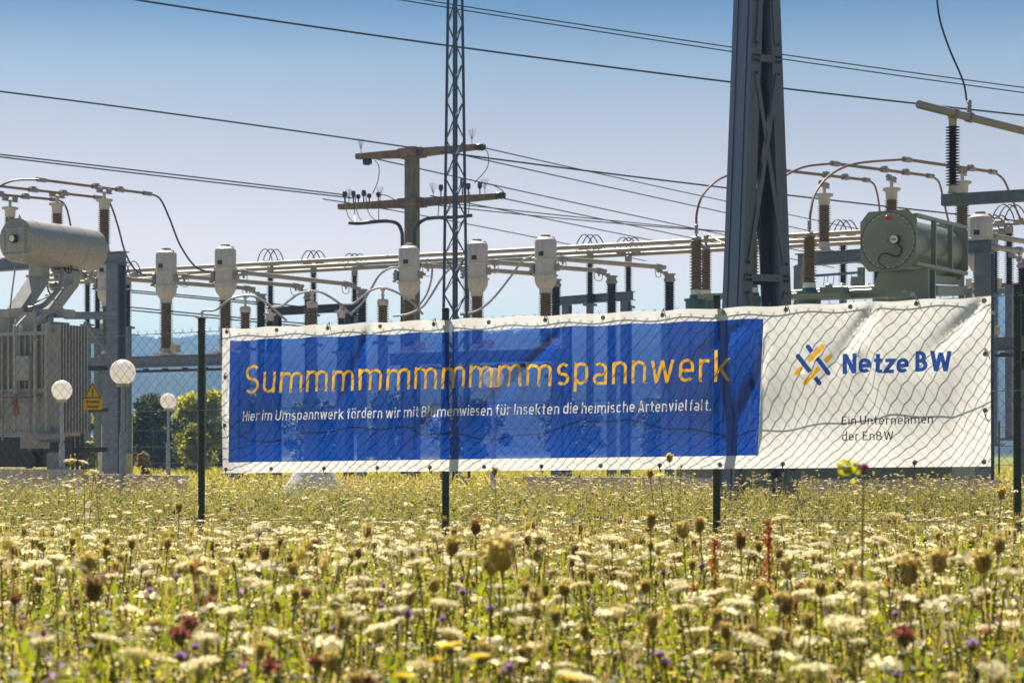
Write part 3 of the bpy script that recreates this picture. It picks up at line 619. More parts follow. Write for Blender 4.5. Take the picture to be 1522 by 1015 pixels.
def ct_frame(label, pxs, extra=.6):
    a = P(pxs[0][0], 0, pxs[0][1]); b = P(pxs[1][0], 0, pxs[1][1]); a.z = b.z = 3.36; d = (b - a).normalized(); r_ = thing('steel_support_frame', label, 'steel frame', ((a.x + b.x) / 2, (a.y + b.y) / 2, 0))
    beam_part(r_, 'beam', a - d * extra, b + d * extra, .22, .30, M['galv'])
    k = MB(); k.tube([a - d * extra * .4 - UP * .25, b + d * extra - UP * .25], .035, 8)
    for i in range(7): q = a.lerp(b, i / 6); k.box(q - UP * .23, (.12, .1, .1), RE)
    k.build('operating_rod', M['dark_steel'], r_)
    for q in (a + d * .05, b + d * .35): hcol(r_, q, 3.2, .26, M['galv'])
    return r_
ct_frame('steel support frame under the three left instrument transformers', ((160, 54.3), (335, 52.1)))
ct_frame('steel support frame under the three middle instrument transformers behind the banner', ((608, 51.9), (811, 49.8)))
ct_frame('steel support frame under the instrument transformer at the right edge', ((1457, 45.0), (1560, 44.0)))

# ------------------------------------------------------------------ breaker poles with dark insulators, and the tubes that reach them
def make_breaker(label, loc):
    r_ = thing('breaker_pole', label, 'circuit breaker', loc, R(AX), 'dark circuit breaker poles on steel posts')
    k = MB(); k.box((0, 0, -1.5), (.2, .2, 2.9)); k.box((0, 0, -.05), (.5, .4, .1)); k.box((0, 0, -2.93), (.5, .5, .06)); k.build('post', M['galv'], r_, False)
    shed_part(r_, 0, 2.38, .105, .155, 40, M['black_ins'])
    k = MB(); k.lathe([(.12, 2.37), (.16, 2.42), (.16, 2.46), (.13, 2.48), (.13, 2.56), (.17, 2.57), (.17, 2.60), (.05, 2.61)]); k.box((-.14, -.04, 2.64), (.2, .08, .05)); k.box((-.26, -.06, 2.70), (.14, .1, .1)); k.build('cap', M['cast'], r_, False)
    return r_
bk = None
for px, Y, py, lb in ((388, 58.2, 437, 'dark breaker pole nearest the left end of the banner'), (459, 57.2, 434, 'middle dark breaker pole of the three left of the concrete pole'), (538, 56.2, 430, 'dark breaker pole directly left of the concrete pole'),
                      (826, 55.2, 415, 'dark breaker pole just behind the instrument transformer left of the steel pylon'), (909, 54.3, 410, 'dark breaker pole above the middle of the blue panel'), (995, 53.4, 407, 'dark breaker pole nearest the left side of the steel pylon'), (1521, 47.5, 385, 'dark breaker pole at the right edge of the photo')):
    c = P(px, py, Y); loc = (c.x, c.y, c.z - 2.6)
    if bk is None: bk = make_breaker(lb, loc)
    else: dup(bk, loc, None, lb)
def tube_run(name, label, cat, a, b, r_, m=None, clamps=True, group=None):
    a, b = P(*a), P(*b); rt = thing(name, label, cat, a, 0, group); k = MB(); k.tube([a, a.lerp(b, .5), b], r_, 14); k.build('tube', m or M['alu'], rt)
    if clamps:
        d = (b - a).normalized()
        for q in (.06, .94):
            p = a.lerp(b, q); k = MB(); k.cyl(p - d * .08, p + d * .08, r_ * 1.35, 14); k.box(p - UP * r_ * 1.6, (.05, .05, .1)); k.build('clamp', M['cast'], rt)
            k = MB(); w2 = .1 + random.random() * .05; k.tube(curve([p + UP * r_, p + UP * (r_ - .05) - d * w2 - NV * .05, p - UP * .24 - d * w2, p - UP * .25 + d * w2 * .8, p + d * w2], 18), .012, 5); k.build('bonding_loop', M['cable_grey'], rt)
    return rt
G2 = 'aluminium tubes from the instrument transformers to the breaker poles'
for lb, a, b in (('aluminium tube ending at the breaker pole left of the concrete pole', (351, 404, 52.3), (524, 423, 56)), ('aluminium tube ending at the middle left breaker pole', (262, 410, 53.3), (450, 425.5, 57)), ('aluminium tube ending at the breaker pole nearest the banner left end', (176, 414, 54.4), (378, 429, 58)),
                 ('aluminium tube ending beside the left side of the steel pylon', (826, 384, 50), (988, 397.5, 53.3)), ('aluminium tube ending at the breaker pole above the blue panel', (724, 389, 51), (900, 403, 54.2)), ('aluminium tube running behind the instrument transformer left of the steel pylon', (624, 394, 52), (815, 408, 55)),
                 ('upper aluminium tube leaving the right edge instrument transformer', (1473, 351, 45.2), (1545, 362, 46.8)), ('lower aluminium tube in front of the right edge instrument transformer', (1467, 367, 44.7), (1518, 372.5, 45.9))): tube_run('connection_tube', lb, 'pipe', a, b, .062, group=G2)
# long busbars
def ext(p, q, x): return p[1] + (q[1] - p[1]) * (x - p[0]) / (q[0] - p[0])
for i, (yl, yr, H) in enumerate(((397.7, 358.2, 5.6), (405.4, 366.8, 5.6), (411.5, 373.5, 5.6))):
    def busP(px): py = yl + (yr - yl) * (px - 280) / (1026 - 280); return (px, py, H * FPX / (HOR - py))
    tube_run('busbar', ('uppermost', 'middle', 'lowest')[i] + ' of the three long aluminium busbars crossing behind the instrument transformers', 'busbar', busP(40), busP(1500), .058, clamps=False, group='three long busbars')
# busbar post insulators
def make_post(label, loc):
    r_ = thing('post_insulator', label, 'insulator', loc, R(AX), 'dark post insulators carrying the busbars')
    k = MB(); k.box((0, 0, -1.9), (.16, .16, 3.7)); k.box((0, 0, -.03), (.3, .3, .06)); k.box((0, 0, -3.74), (.4, .4, .06)); k.build('post', M['galv'], r_, False)
    shed_part(r_, 0, 1.25, .065, .125, 24, M['black_ins'], 16)
    k = MB(); k.lathe([(.09, 1.24), (.10, 1.30), (.10, 1.42), (.06, 1.44)], n=14); k.box((0, 0, 1.47), (.5, .09, .05)); k.cyl((-.34, 0, 1.53), (-.12, 0, 1.53), .085, 10); k.cyl((.12, 0, 1.53), (.34, 0, 1.53), .085, 10); k.build('clamp', M['cast'], r_, False)
    for dy in (-.12, 0, .12):
        k = MB(); k.tube([(-.28 + .56 * t / 12 + dy, dy, 1.55 + .40 * math.sin(math.pi * t / 12) ** .7) for t in range(13)], .016, 5); k.build('bonding_loop', M['cable'], r_, False)
    return r_
pi_ = None
for px, py, Y, lb in ((402, 391, 61, 'dark post insulator with wire loops above the left end of the blue panel'), (466, 393, 62, 'dark post insulator with wire loops right of the one above the panel end'), (527, 397, 63.5, 'dark post insulator farthest back just left of the concrete pole'), (694, 392, 62, 'dark post insulator half hidden by the lattice mast'), (877, 371, 57, 'dark post insulator with wire loops above the middle of the blue panel'), (934, 375, 57.5, 'dark post insulator between the middle one and the steel pylon'),
                      (130, 410, 64, 'dark post insulator beside the grey transformer conservator legs'), (145, 415, 62, 'dark post insulator next left of the dark steel column'), (190, 409, 60, 'dark post insulator just right of the dark steel column'), (1253, 350, 55, 'dark post insulator with wire loops behind the left end of the right portal'), (1303, 350, 54, 'dark post insulator behind the green conservator end plate'), (1478, 345, 50, 'dark post insulator just right of the instrument transformer at the right edge'), (1500, 330, 49, 'dark post insulator with tall wire loops at the right edge')):
    c = P(px, py, Y); loc = (c.x, c.y, c.z - 1.53)
    if pi_ is None: pi_ = make_post(lb, loc)
    else: dup(pi_, loc, None, lb)
def plain_frame(label, a, b, z, w_=.2, h_=.24, m=None, cols=(.1, .9)):
    a, b = Vector((a.x, a.y, z)), Vector((b.x, b.y, z)); r_ = thing('steel_support_frame', label, 'steel frame', ((a.x + b.x) / 2, (a.y + b.y) / 2, 0)); beam_part(r_, 'beam', a, b, w_, h_, m or M['galv'])
    for q in cols: hcol(r_, a.lerp(b, q), z - h_ / 2 - .03, .22, m or M['galv'])
plain_frame('blue grey steel beam on posts behind the middle breaker poles', P(832, 440, 58), P(941, 440, 56), 1 + (670 - 443.5) / FPX * 57)
plain_frame('dark steel beam on posts behind the left breaker poles', P(398, 460, 60), P(532, 460, 58), 1 + (670 - 460) / FPX * 59, m=M['dark_steel'])

# ------------------------------------------------------------------ arresters and cable ends above the banner
def make_arrester(label, loc):
    r_ = thing('surge_arrester', label, 'arrester', loc, R(AX), 'stout brown surge arresters above the banner')
    k = MB(); k.box((0, 0, -1.35), (.16, .16, 2.6)); k.box((0, 0, -.03), (.34, .34, .06)); k.box((0, 0, -2.62), (.4, .4, .06)); k.build('post', M['galv'], r_, False)
    shed_part(r_, 0, .78, .09, .135, 15, M['brown_ins'])
    k = MB(); k.lathe([(.11, .77), (.125, .80), (.125, .88), (.105, .91), (.03, .92), (.03, .98), (.045, 1.0), (.03, 1.02), (.03, 1.08), (.05, 1.10), (.05, 1.16), (.02, 1.17)], n=16); k.build('cap', M['ct'], r_, False)
    return r_
ar = None
for px, py, Y, lb in ((364.5, 438, 44.5, 'stout brown arrester just right of the instrument transformer above the banner end'), (464, 431, 44, 'stout brown arrester in the middle of the three under the looping cables'), (569, 427, 43.5, 'stout brown arrester directly left of the concrete pole')):
    c = P(px, py, Y); loc = (c.x, c.y, c.z - 1.17)
    if ar is None: ar = make_arrester(lb, loc)
    else: dup(ar, loc, None, lb)
def make_term(label, loc):
    r_ = thing('cable_termination', label, 'cable end', loc, R(AX), 'cable terminations with pale caps above the banner')
    k = MB(); k.box((0, 0, -1.25), (.14, .14, 2.4)); k.box((0, 0, -2.42), (.36, .36, .06)); k.box((0, 0, -.03), (.3, .3, .06)); k.build('post', M['galv'], r_, False)
    shed_part(r_, 0, .72, .065, .10, 12, M['black_ins'], 16)
    k = MB(); k.lathe([(.07, .71), (.09, .74), (.09, .83), (.14, .84), (.14, .88), (.05, .89), (.035, .90), (.035, .98)], n=16); k.build('cap', M['ct'], r_, False)
    return r_
tm = None
for px, py, Y, lb in ((300, 464, 45, 'cable termination directly behind the left fence post'), (401, 459, 44.5, 'cable termination between the first two brown arresters'), (507, 455, 44, 'cable termination between the second and third brown arresters')):
    c = P(px, py, Y); loc = (c.x, c.y, c.z - .98)
    if tm is None: tm = make_term(lb, loc)
    else: dup(tm, loc, None, lb)
def Z3(l, Y): return [(280 + x / 4.476, 320 + y / 4.476, Y) for x, y in l]
def Z4(l, Y): return [(460 + x / 3.384, 180 + y / 3.384, Y) for x, y in l]
CG = 'looping grey cables above the banner'
for lb, p in (('looping grey cable from the left fence post over the first brown arrester', Z3([(90, 655), (105, 634), (180, 630), (235, 590), (290, 555), (375, 535), (450, 545), (545, 600), (600, 655), (655, 700)], 44.4)), ('looping grey cable over the middle brown arrester', Z3([(555, 612), (620, 603), (680, 560), (740, 520), (825, 505), (900, 520), (1010, 590), (1090, 665)], 44)),
              ('looping grey cable over the brown arrester left of the concrete pole', Z3([(1025, 592), (1100, 585), (1160, 540), (1220, 497), (1295, 482), (1400, 520), (1500, 590), (1560, 660)], 43.6)), ('dark cable hanging from the instrument transformer in front of the concrete pole', Z3([(1395, 348), (1340, 352), (1270, 400), (1210, 500), (1150, 590), (1080, 655)], 48)),
              ('dark cable hanging from the instrument transformer right of the lattice mast', Z4([(790, 712), (740, 722), (680, 770), (600, 895), (560, 940), (490, 972), (420, 980)], 47)), ('dark cable hanging from the instrument transformer midway to the steel pylon', Z4([(1120, 680), (1070, 705), (1010, 785), (930, 885), (860, 945), (800, 965), (760, 968)], 46)),
              ('thin cable hanging down right of the concrete pole', Z4([(618, 740), (612, 800), (590, 870), (550, 930)], 50))): cable('cable', lb, 'cable', p, .026, M['cable_grey'], group=CG)

# ------------------------------------------------------------------ portals with support insulators and tubes
def make_support(label, loc):
    r_ = thing('support_insulator', label, 'insulator', loc, R(AX), 'brown support insulators on the steel portals')
    k = MB(); k.lathe([(.20, 0), (.20, .03), (.14, .05), (.12, .16), (.12, .22)], n=18); k.box((.0, 0, .012), (.46, .3, .02)); k.build('base', M['ct'], r_, False)
    shed_part(r_, .22, 1.05, .105, .15, 17, M['brown_ins'])
    k = MB(); k.lathe([(.11, 1.04), (.13, 1.08), (.13, 1.20), (.15, 1.24), (.20, 1.25), (.20, 1.30), (.04, 1.31), (.04, 1.44), (.06, 1.45), (.05, 1.48)], n=18); k.build('head', M['ct'], r_, False)
    k = MB(); k.box((.0, 0, 1.46), (.09, .5, .03)); k.cyl((0, -.25, 1.53), (0, -.10, 1.53), .055, 10); k.cyl((0, .12, 1.53), (0, .24, 1.53), .05, 10); k.build('clamp', M['cast'], r_, False)
    return r_
def portal(label, a, b, z, cols, w_=.26, h_=.28):
    a, b = Vector((a.x, a.y, z - h_ / 2)), Vector((b.x, b.y, z - h_ / 2)); r_ = thing('steel_portal', label, 'steel portal', ((a.x + b.x) / 2, (a.y + b.y) / 2, 0)); beam_part(r_, 'beam', a, b, w_, h_, M['galv'])
    for q in cols: hcol(r_, a.lerp(b, q), z - h_ - .03, .34, M['galv'])
    return r_
sp = None
YL = 48.6
zl = 1 + (670 - 376) / FPX * 49
pl_ = portal('steel portal with dark column right of the grey transformer', P(-60, 380, 51.6), P(187, 380, YL), zl, (.14, .945))
zr = 1 + (670 - 374) / FPX * 45.2
pr_ = portal('steel portal with beam running behind the green conservator', P(1186, 380, 45.8), P(1474, 380, 42.6), zr, (.03, .965))
k = MB(); k.bar(P(97, 469, 48), P(172, 469, 47.6), .16, .17); k.build('cross_beam', M['galv'], pl_)
k = MB(); k.bar(P(126, 478, 48), P(168, 532, 48.3), .12, .08); k.build('strut', M['galv'], pl_)
k = MB(); k.bar(P(100, 504, 49.5), P(152, 504, 49), .2, .22); k.bar(P(142, 534, 49), P(168, 534, 48.9), .2, .26); k.build('bracket', M['galv'], pl_)
SUP = [(15, 50.6, zl, 'brown support insulator at the left edge above the grey conservator'), (85, 49.8, zl, 'brown support insulator rising behind the middle of the grey conservator'), (155, 49.0, zl, 'brown support insulator at the right end of the left portal'),
       (1225, 45.3, zr, 'brown support insulator at the left end of the right portal'), (1325, 44.3, zr, 'brown support insulator rising behind the green end plate'), (1430, 43.2, zr, 'brown support insulator at the right end of the right portal')]
for px, Y, z, lb in SUP:
    c = P(px, 300, Y); loc = (c.x, c.y, z)
    if sp is None: sp = make_support(lb, loc)
    else: dup(sp, loc, None, lb)
def tube3(label, pts_a, a, b, pts_b, m, group):              # flexible end, rigid tube, flexible end
    A_, B_ = P(*a), P(*b); rt = thing('flexible_busbar', label, 'busbar', A_, 0, group); k = MB(); k.tube([A_, A_.lerp(B_, .5), B_], .034, 10); k.build('tube', M['copper'], rt)
    d = (B_ - A_).normalized()
    for q in (.02, .5, .72, .98):
        p = A_.lerp(B_, q); k = MB(); k.cyl(p - d * .14, p + d * .14, .058, 10)
        if q in (.5, .72): k.box(p + UP * .03, (.12, .12, .1), RE)
        k.build('clamp', M['cast'], rt)
    for ps in (pts_a, pts_b):
        if ps: k = MB(); k.tube(curve([P(*p) for p in ps], 40), .024, 8); k.build('flexible_lead', m, rt)
FG = 'flexible busbars arching over the portals'
tube3('topmost flexible busbar arching down to the instrument transformers on the left', [(-60, 330, 46), (-20, 292, 46.5), (15, 270, 46.8), (58, 267, 47)], (58, 267, 47.2), (222, 288, 50.6), [(222, 288, 50.6), (238, 296, 51), (252, 325, 51.3), (268, 365, 51.7), (290, 396, 52), (312, 405, 52.2)], M['cable'], FG)
tube3('middle flexible busbar on the left portal', None, (-60, 270, 46.8), (150, 294, 50.6), [(150, 294, 50.6), (163, 302, 51), (175, 335, 51.5), (186, 375, 52), (200, 400, 52.6), (216, 410, 53)], M['cable'], FG)
tube3('lowest flexible busbar on the left portal', None, (-90, 281, 47), (84, 297, 51), [(84, 297, 51), (96, 304, 51.3), (104, 330, 51.8), (112, 380, 52.4), (122, 405, 53), (136, 413, 54)], M['cable'], FG)
tube3('flexible busbar arching behind the steel pylon from the leftmost tall bushing', [(1035, 338, 40.7), (1036, 315, 40.8), (1046, 288, 41), (1072, 265, 41.4), (1110, 255, 42), (1160, 254, 42.6)], (1160, 253, 42.6), (1290, 268, 46.6), [(1290, 268, 46.6), (1300, 276, 47), (1306, 300, 47.4), (1310, 335, 47.8), (1318, 350, 48)], M['copper'], FG)
tube3('flexible busbar rising from behind the steel pylon to the support behind the green end plate', [(1119, 345, 39.6), (1125, 310, 39.8), (1150, 275, 40.4), (1190, 250, 41.2), (1238, 243, 42)], (1238, 243, 42), (1385, 262, 45.6), [(1385, 262, 45.6), (1396, 272, 45.9), (1403, 300, 46.2), (1412, 335, 46.6), (1424, 350, 47)], M['copper'], FG)
tube3('tall flexible busbar from the bushing right of the steel pylon to the right edge', [(1203, 338, 38.5), (1205, 315, 38.6), (1213, 285, 38.9), (1237, 258, 39.4), (1275, 243, 40), (1345, 237, 41)], (1345, 237, 41), (1478, 256, 44.4), [(1478, 256, 44.4), (1492, 268, 44.7), (1504, 295, 45), (1520, 330, 45.4), (1545, 352, 46)], M['copper'], FG)

# near insulator with tube at the upper right
Yn = 27.0; cb = P(1416, 289, Yn)
ra = thing('steel_portal', 'near blue grey steel beam entering from the right edge', 'steel portal', (P(1560, 0, 25).x, 25, 0))
A_ = P(1401, 298, 27.2); B_ = A_ + EV * 3.1; k = MB(); k.bar(A_, B_, .16, .15); k.build('beam', M['galv'], ra)
hcol(ra, A_ + EV * 2.6, A_.z - .09, .24, M['galv'])
rn = thing('post_insulator', 'tall dark post insulator standing on the near beam at upper right', 'insulator', cb + UP * .0, R(AX)); rn.location.z = A_.z + .077
k = MB(); k.lathe([(.07, 0), (.07, .02), (.055, .03), (.055, .10)], n=16); k.build('base', M['ct'], rn, False)
shed_part(rn, .09, .90, .045, .095, 21, M['black_ins'])
k = MB(); k.lathe([(.05, .89), (.055, .90), (.055, 1.0), (.04, 1.01)], n=14); k.box((0, 0, 1.02), (.12, .05, .06)); k.build('cap', M['ct'], rn, False)
ta, tb = P(1366, 155.5, 26.2), P(1560, 204.5, 28.6); rt = thing('busbar', 'open ended aluminium tube lying on the tall insulator at upper right', 'busbar', ta)
k = MB(); d = (tb - ta).normalized(); k.lathe([(.044, .0), (.055, 0), (.055, (tb - ta).length), (.044, (tb - ta).length), (.044, .4)], ta, d, 18); k.build('tube', M['alu'], rt)
k = MB(); q = ta.lerp(tb, .255); k.cyl(q - d * .035, q + d * .035, .07, 16); k.build('clamp', M['cast'], rt)
k = MB(); q = ta.lerp(tb, .365); k.cyl(q - d * .045, q + d * .045, .072, 16); k.lathe([(.03, .05), (.035, .10), (.025, .12), (.035, .15), (.025, .17), (.035, .20), (.02, .23)], q, n=10); k.build('clamp', M['cast'], rt)
cable('dropper_cable', 'dark dropper cable hanging down to the tube at upper right', 'cable', [(1437, 150, 26.9), (1431, 120, 26.9), (1410, 70, 27), (1396, 25, 27.1), (1390, -30, 27.2)], .013, M['cable'])

# ------------------------------------------------------------------ grey transformer at the left edge
T1 = P(66, 690, 39.5); T1.z = 0
t1 = thing('power_transformer', 'weathered grey power transformer with barrel shaped conservator at the left edge', 'transformer', T1, R(AX))
def L1(x, y, z): return (x, y, z)
k = MB(); k.box((-2.2, .55, 2.33), (4.4, .9, 1.9)); k.box((-2.25, .55, 3.31), (4.5, 1.05, .07)); k.box((-2.25, .55, 1.34), (4.5, 1.05, .08))
for i in range(30): k.box((-.08 - i * .146, .07, 2.75), (.03, .09, 1.05))
k.box((-2.2, .04, 2.18), (4.4, .10, .09)); k.build('tank', M['t_grey'], t1, False)
k = MB(); k.box((-2.2, .6, .98), (4.0, .8, .6))
for x in (-.5, -1.6): k.cyl((x, .25, .82), (x, .12, .82), .17, 16); k.box((x, .3, 1.1), (.5, .25, .35))
k.build('underframe', M['dark_steel'], t1, False)
for i in range(10):
    k = MB(); k.box((.20, .06 + i * .09, 2.42), (.30, .03, 2.1))
    for z in (1.42, 3.36): k.cyl((.20, .06 + i * .09 - .04, z), (.20, .06 + i * .09 + .04, z), .06, 8)
    k.build('radiator_panel', M['t_grey'], t1, False)
k = MB()
for z in (1.42, 3.36): k.cyl((.20, .02, z), (.20, .92, z), .05, 10); k.cyl((-.05, .4, z), (.20, .4, z), .05, 10)
k.build('radiator_header', M['t_grey'], t1, False)
k = MB(); k.box((-.75, .6, 3.55), (.5, .5, .42)); k.lathe([(.30, 3.34), (.30, 3.7), (.22, 3.78)], (-1.6, .8, 0), n=20); k.box((-.2, .6, 3.45), (.3, .4, .2)); k.cyl((-.4, .3, 3.6), (-.2, .2, 3.62), .08, 12); k.build('cover_fitting', M['t_grey'], t1, False)
c1 = P(23, 357, 40); k = MB(); k.lathe([(.39, -.002), (.44, .02), (.44, 2.3), (.41, 2.34), (.2, 2.36)], c1, NV, 40); cons = k.build('conservator', M['t_grey_dirty'], t1)
k = MB(); k.box(c1 - NV * .012, (.56, .03, .56), RE); cov = k.build('inspection_cover', M['t_grey'], cons)
k = MB()
for i in range(8):
    for s_ in (-1, 1): k.ball(c1 - NV * .03 + EV * (-.25 + .5 * i / 7) + UP * (.25 * s_), .013, 8, 4); k.ball(c1 - NV * .03 + UP * (-.25 + .5 * i / 7) + EV * (.25 * s_), .013, 8, 4)
k.build('bolt_ring', M['dark_steel'], cov)
k = MB(); k.cyl(c1 - NV * .03 + EV * .02 + UP * .02, c1 - NV * .13 + EV * .02 + UP * .02, .085, 20); gg = k.build('gauge', M['black'], cons)
k = MB(); k.cyl(c1 - NV * .13 + EV * .02 + UP * .02, c1 - NV * .137 + EV * .02 + UP * .02, .066, 20); k.build('dial', M['white'], gg)
k = MB()
for s_ in (-.13, .13): k.tube([c1 + EV * s_ + UP * .40 + NV * .02, c1 + EV * s_ + UP * .48 - NV * .03, c1 + EV * s_ + UP * .40 - NV * .06], .016, 6)
k.build('lifting_eye', M['t_grey'], cons)
for a, b, c in (((58, 388, 40.9), (58, 416, 40.9), (25, 464, 40.3)), ((104, 388, 42.2), (104, 420, 42.2), (68, 466, 41.5))):
    k = MB(); k.bar(P(*a), P(*b), .36, .22, EV); k.bar(P(*b) + UP * .02, P(*c), .36, .22, EV); k.build('conservator_leg', M['t_grey'], t1)
k = MB(); k.bar(P(-40, 466, 41.2), P(104, 466, 39.9), .3, .16); k.build('support_beam', M['t_grey'], t1)
for ps, r_ in (([(100, 424, 41), (78, 455, 39.6), (57, 480, 39.3), (52, 497, 39.25), (52, 650, 39.25)], .032), ([(80, 466, 40), (72, 480, 39.3), (68.5, 495, 39.25), (68, 640, 39.25)], .032), ([(38, 470, 40), (24, 486, 39.4), (22, 502, 39.3), (22, 640, 39.3)], .025), ([(23, 395, 40), (16, 450, 39.8), (13, 500, 39.6), (13, 600, 39.6)], .016),
               ([(92, 402, 41), (91, 420, 40.8), (82, 436, 40.6), (64, 454, 40.4), (42, 459, 40.2)], .055), ([(70, 425, 41), (76, 440, 41), (96, 462, 41)], .02), ([(110, 420, 42), (80, 436, 41.2), (48, 452, 40.6)], .02)):
    k = MB(); k.tube(curve([P(*p) for p in ps], 30), r_, 8); k.build('pipe', M['t_grey_dirty'], t1)
for px, py in ((92, 399), (102, 400)):
    k = MB(); o_v = P(px, py, 41.2); k.tube([o_v + EV * (.085 * math.cos(i * math.pi / 8)) + UP * (.085 * math.sin(i * math.pi / 8)) for i in range(17)], .013, 6); k.bar(o_v - EV * .08, o_v + EV * .08, .015, .015); k.bar(o_v - UP * .08, o_v + UP * .08, .015, .015, EV); k.cyl(o_v, o_v + NV * .3, .02, 8); k.build('handwheel', M['black'], t1)
k = MB()
for px, py, s_ in ((82, 400, .2), (80, 425, .22), (72, 440, .14), (84, 412, .12)): k.ball(P(px, py, 41.3), s_ * .5, 12, 8, (1, 1, .8)); k.box(P(px + 3, py + 4, 41.2), (s_ * .8, s_ * .5, s_ * .35), RE)
k.build('valve', M['cast'], t1)
k = MB()
for px, py in ((22, 596), (24, 610)): k.box(P(px, py, 39.2), (.1, .1, .16)); 
k.cyl(P(23, 585, 39.2), P(23, 618, 39.2), .035, 10); k.build('breather', M['rusty'], t1)
k = MB(); k.box(P(82, 686, 39.0), (.28, .2, .36)); k.box(P(52, 655, 39.2), (.5, .3, .3)); k.cyl(P(60, 650, 39), P(95, 648, 39), .1, 12); k.build('pump', M['cast'], t1)
for y in (.35, 1.05, 1.7):
    k = MB(); k.lathe([(.441, -.012), (.446, -.008), (.446, .008), (.441, .012)], c1 + NV * y, NV, 40); k.build('weld_seam', M['t_grey'], cons)
for c_, d_ in (((-.45, -.05, 2.62), (.34, .18, .48)), ((-1.5, -.06, 1.75), (.5, .16, .36)), ((-2.6, -.05, 2.6), (.3, .2, .6))):
    k = MB(); k.box(c_, d_); k.build('junction_box', M['t_grey'], t1, False)
k = MB(); k.cyl((-.1, -.06, 2.02), (-3.6, -.06, 2.02), .03, 8); k.cyl((-.1, -.10, 2.10), (-3.6, -.10, 2.10), .02, 8); k.cyl((-.62, -.08, 2.1), (-.62, -.08, 3.3), .018, 8); k.cyl((-1.0, -.08, 1.2), (-1.0, -.08, 3.3), .022, 8); k.cyl((-.3, -.08, 1.0), (-.3, -.08, 2.4), .03, 8); k.build('conduit', M['cast'], t1, False)
k = MB()
for x_ in (-.2, -.32, -.9, -1.05): k.lathe([(.05, 0), (.06, .03), (.045, .05), (.06, .09), (.045, .11), (.06, .15), (.02, .2), (.02, .28)], (x_, .35, 3.36), n=10)
k.build('low_voltage_bushing', M['white'], t1, False)
# cable rack beside it
cr_ = thing('cable_rack', 'black cable rack with bent hoops between transformer and steel column', 'cable rack', Vector((P(120, 0, 43).x, 43, 0)))
for off_, yt in ((0, 553), (7, 548), (14, 545)):
    k = MB(); k.tube(curve([P(88, yt - 4, 43), P(102 + off_ * .3, yt + 8, 43), P(107 + off_, yt + 30, 43), P(108 + off_, yt + 70, 43), P(108 + off_, 742, 43)], 30), .035, 8); k.build('hoop', M['black'], cr_)
for y in (548, 611, 669):
    k = MB(); k.bar(P(96, y, 43.1), P(160, y - 1, 42.9), .09, .10); k.build('rail', M['dark_steel'], cr_)
k = MB(); k.tube([P(82, 600, 43.2), P(82, 745, 43.2)], .05, 8); k.build('stand', M['t_grey'], cr_)

# ------------------------------------------------------------------ green transformer on the right
T2 = P(1015, 690, 41.2); T2.z = 0
t2 = thing('power_transformer', 'green power transformer with ribbed octagonal ended conservator behind the banner', 'transformer', T2, R(AX))
k = MB(); k.box((3.0, 0, 2.23), (6.0, 2.2, 2.86)); k.box((3.0, 0, 3.69), (6.2, 2.4, .06)); k.box((3.0, 0, .62), (5.6, 1.6, .36))
for i in range(14): k.box((.15 + i * .44, -1.13, 2.2), (.06, .08, 2.7))
k.build('tank', M['t_green'], t2, False)
a2 = Vector((.55, .835, 0)).normalized(); s2 = Vector((a2.y, -a2.x, 0)); c2 = P(1321, 358, 40); hs = .595
oct_ = [(-hs, -hs * .66), (-hs * .70, -hs), (hs * .70, -hs), (hs, -hs * .66), (hs, hs * .66), (hs * .70, hs), (-hs * .70, hs), (-hs, hs * .66)]
k = MB(); k.lathe([(.50, 0), (.50, 2.75)], c2, a2, 48); cons2 = k.build('conservator', M['t_green'], t2, sharp=50)
for nm, y, th in (('end_plate', -.03, .03), ('end_plate', 2.75, .03)):
    k = MB(); k.prism(oct_, c2 + a2 * y, s2, UP, a2, th); ep = k.build(nm, M['t_green'], t2, smooth=False)
    if y < 0: ep0 = ep
k = MB(); f0 = c2 - a2 * .03
for i in range(30):
    an = 2 * math.pi * i / 30 + .1; k.ball(f0 + s2 * (.535 * math.cos(an)) + UP * (.535 * math.sin(an)), .014, 8, 4)
k.build('bolt_ring', M['white'], ep0)
k = MB(); rg_ = [(.545, 0), (.55, -.008), (.552, 0)]; k.tube([f0 - a2 * .004 + s2 * (.565 * math.cos(i * math.pi / 30)) + UP * (.565 * math.sin(i * math.pi / 30)) for i in range(61)], .006, 5); k.build('gasket', M['black'], ep0)
k = MB(); k.cyl(f0, f0 - a2 * .08, .01, 8); p = P(1320, 324, 39.9); k.lathe([(.045, 0), (.045, .07), (.03, .09)], p, -a2, 14); k.build('red_button', M['red'], ep0)
pg = P(1332, 356.5, 39.9); k = MB(); k.cyl(pg, pg - a2 * .12, .095, 22); g2 = k.build('gauge', M['black'], ep0)
k = MB(); k.cyl(pg - a2 * .12, pg - a2 * .13, .082, 22); k.build('dial', M['white'], g2)
k = MB(); k.box(pg - a2 * .133 + UP * .0, (.10, .006, .025), Matrix.Rotation(math.atan2(s2.y, s2.x), 3, 'Z')); k.build('needle', M['red'], g2)
ps_ = P(1348, 353.5, 39.98); k = MB(); k.prism([(-.055, .05), (.055, .05), (.055, -.03), (0, -.075), (-.055, -.03)], ps_, s2, UP, -a2, .012); k.build('shield_plate', M['white'], ep0, smooth=False)
k = MB(); k.tube(curve([P(x, y, 39.78) for x, y in ((1335, 363), (1339.5, 369), (1338, 378), (1331, 381), (1321, 377.5), (1312, 377.5), (1306.5, 383), (1306, 389), (1310, 394), (1317, 399))], 50), .016, 7); k.build('gauge_lead', M['black'], ep0)
for z in (hs * .80, -hs * .80):
    k = MB(); k.bar(c2 + s2 * (hs * .93) + UP * z, c2 + s2 * (hs * .93) + UP * z + a2 * 2.75, .10, .07, s2); k.build('frame_rail', M['t_green'], t2)
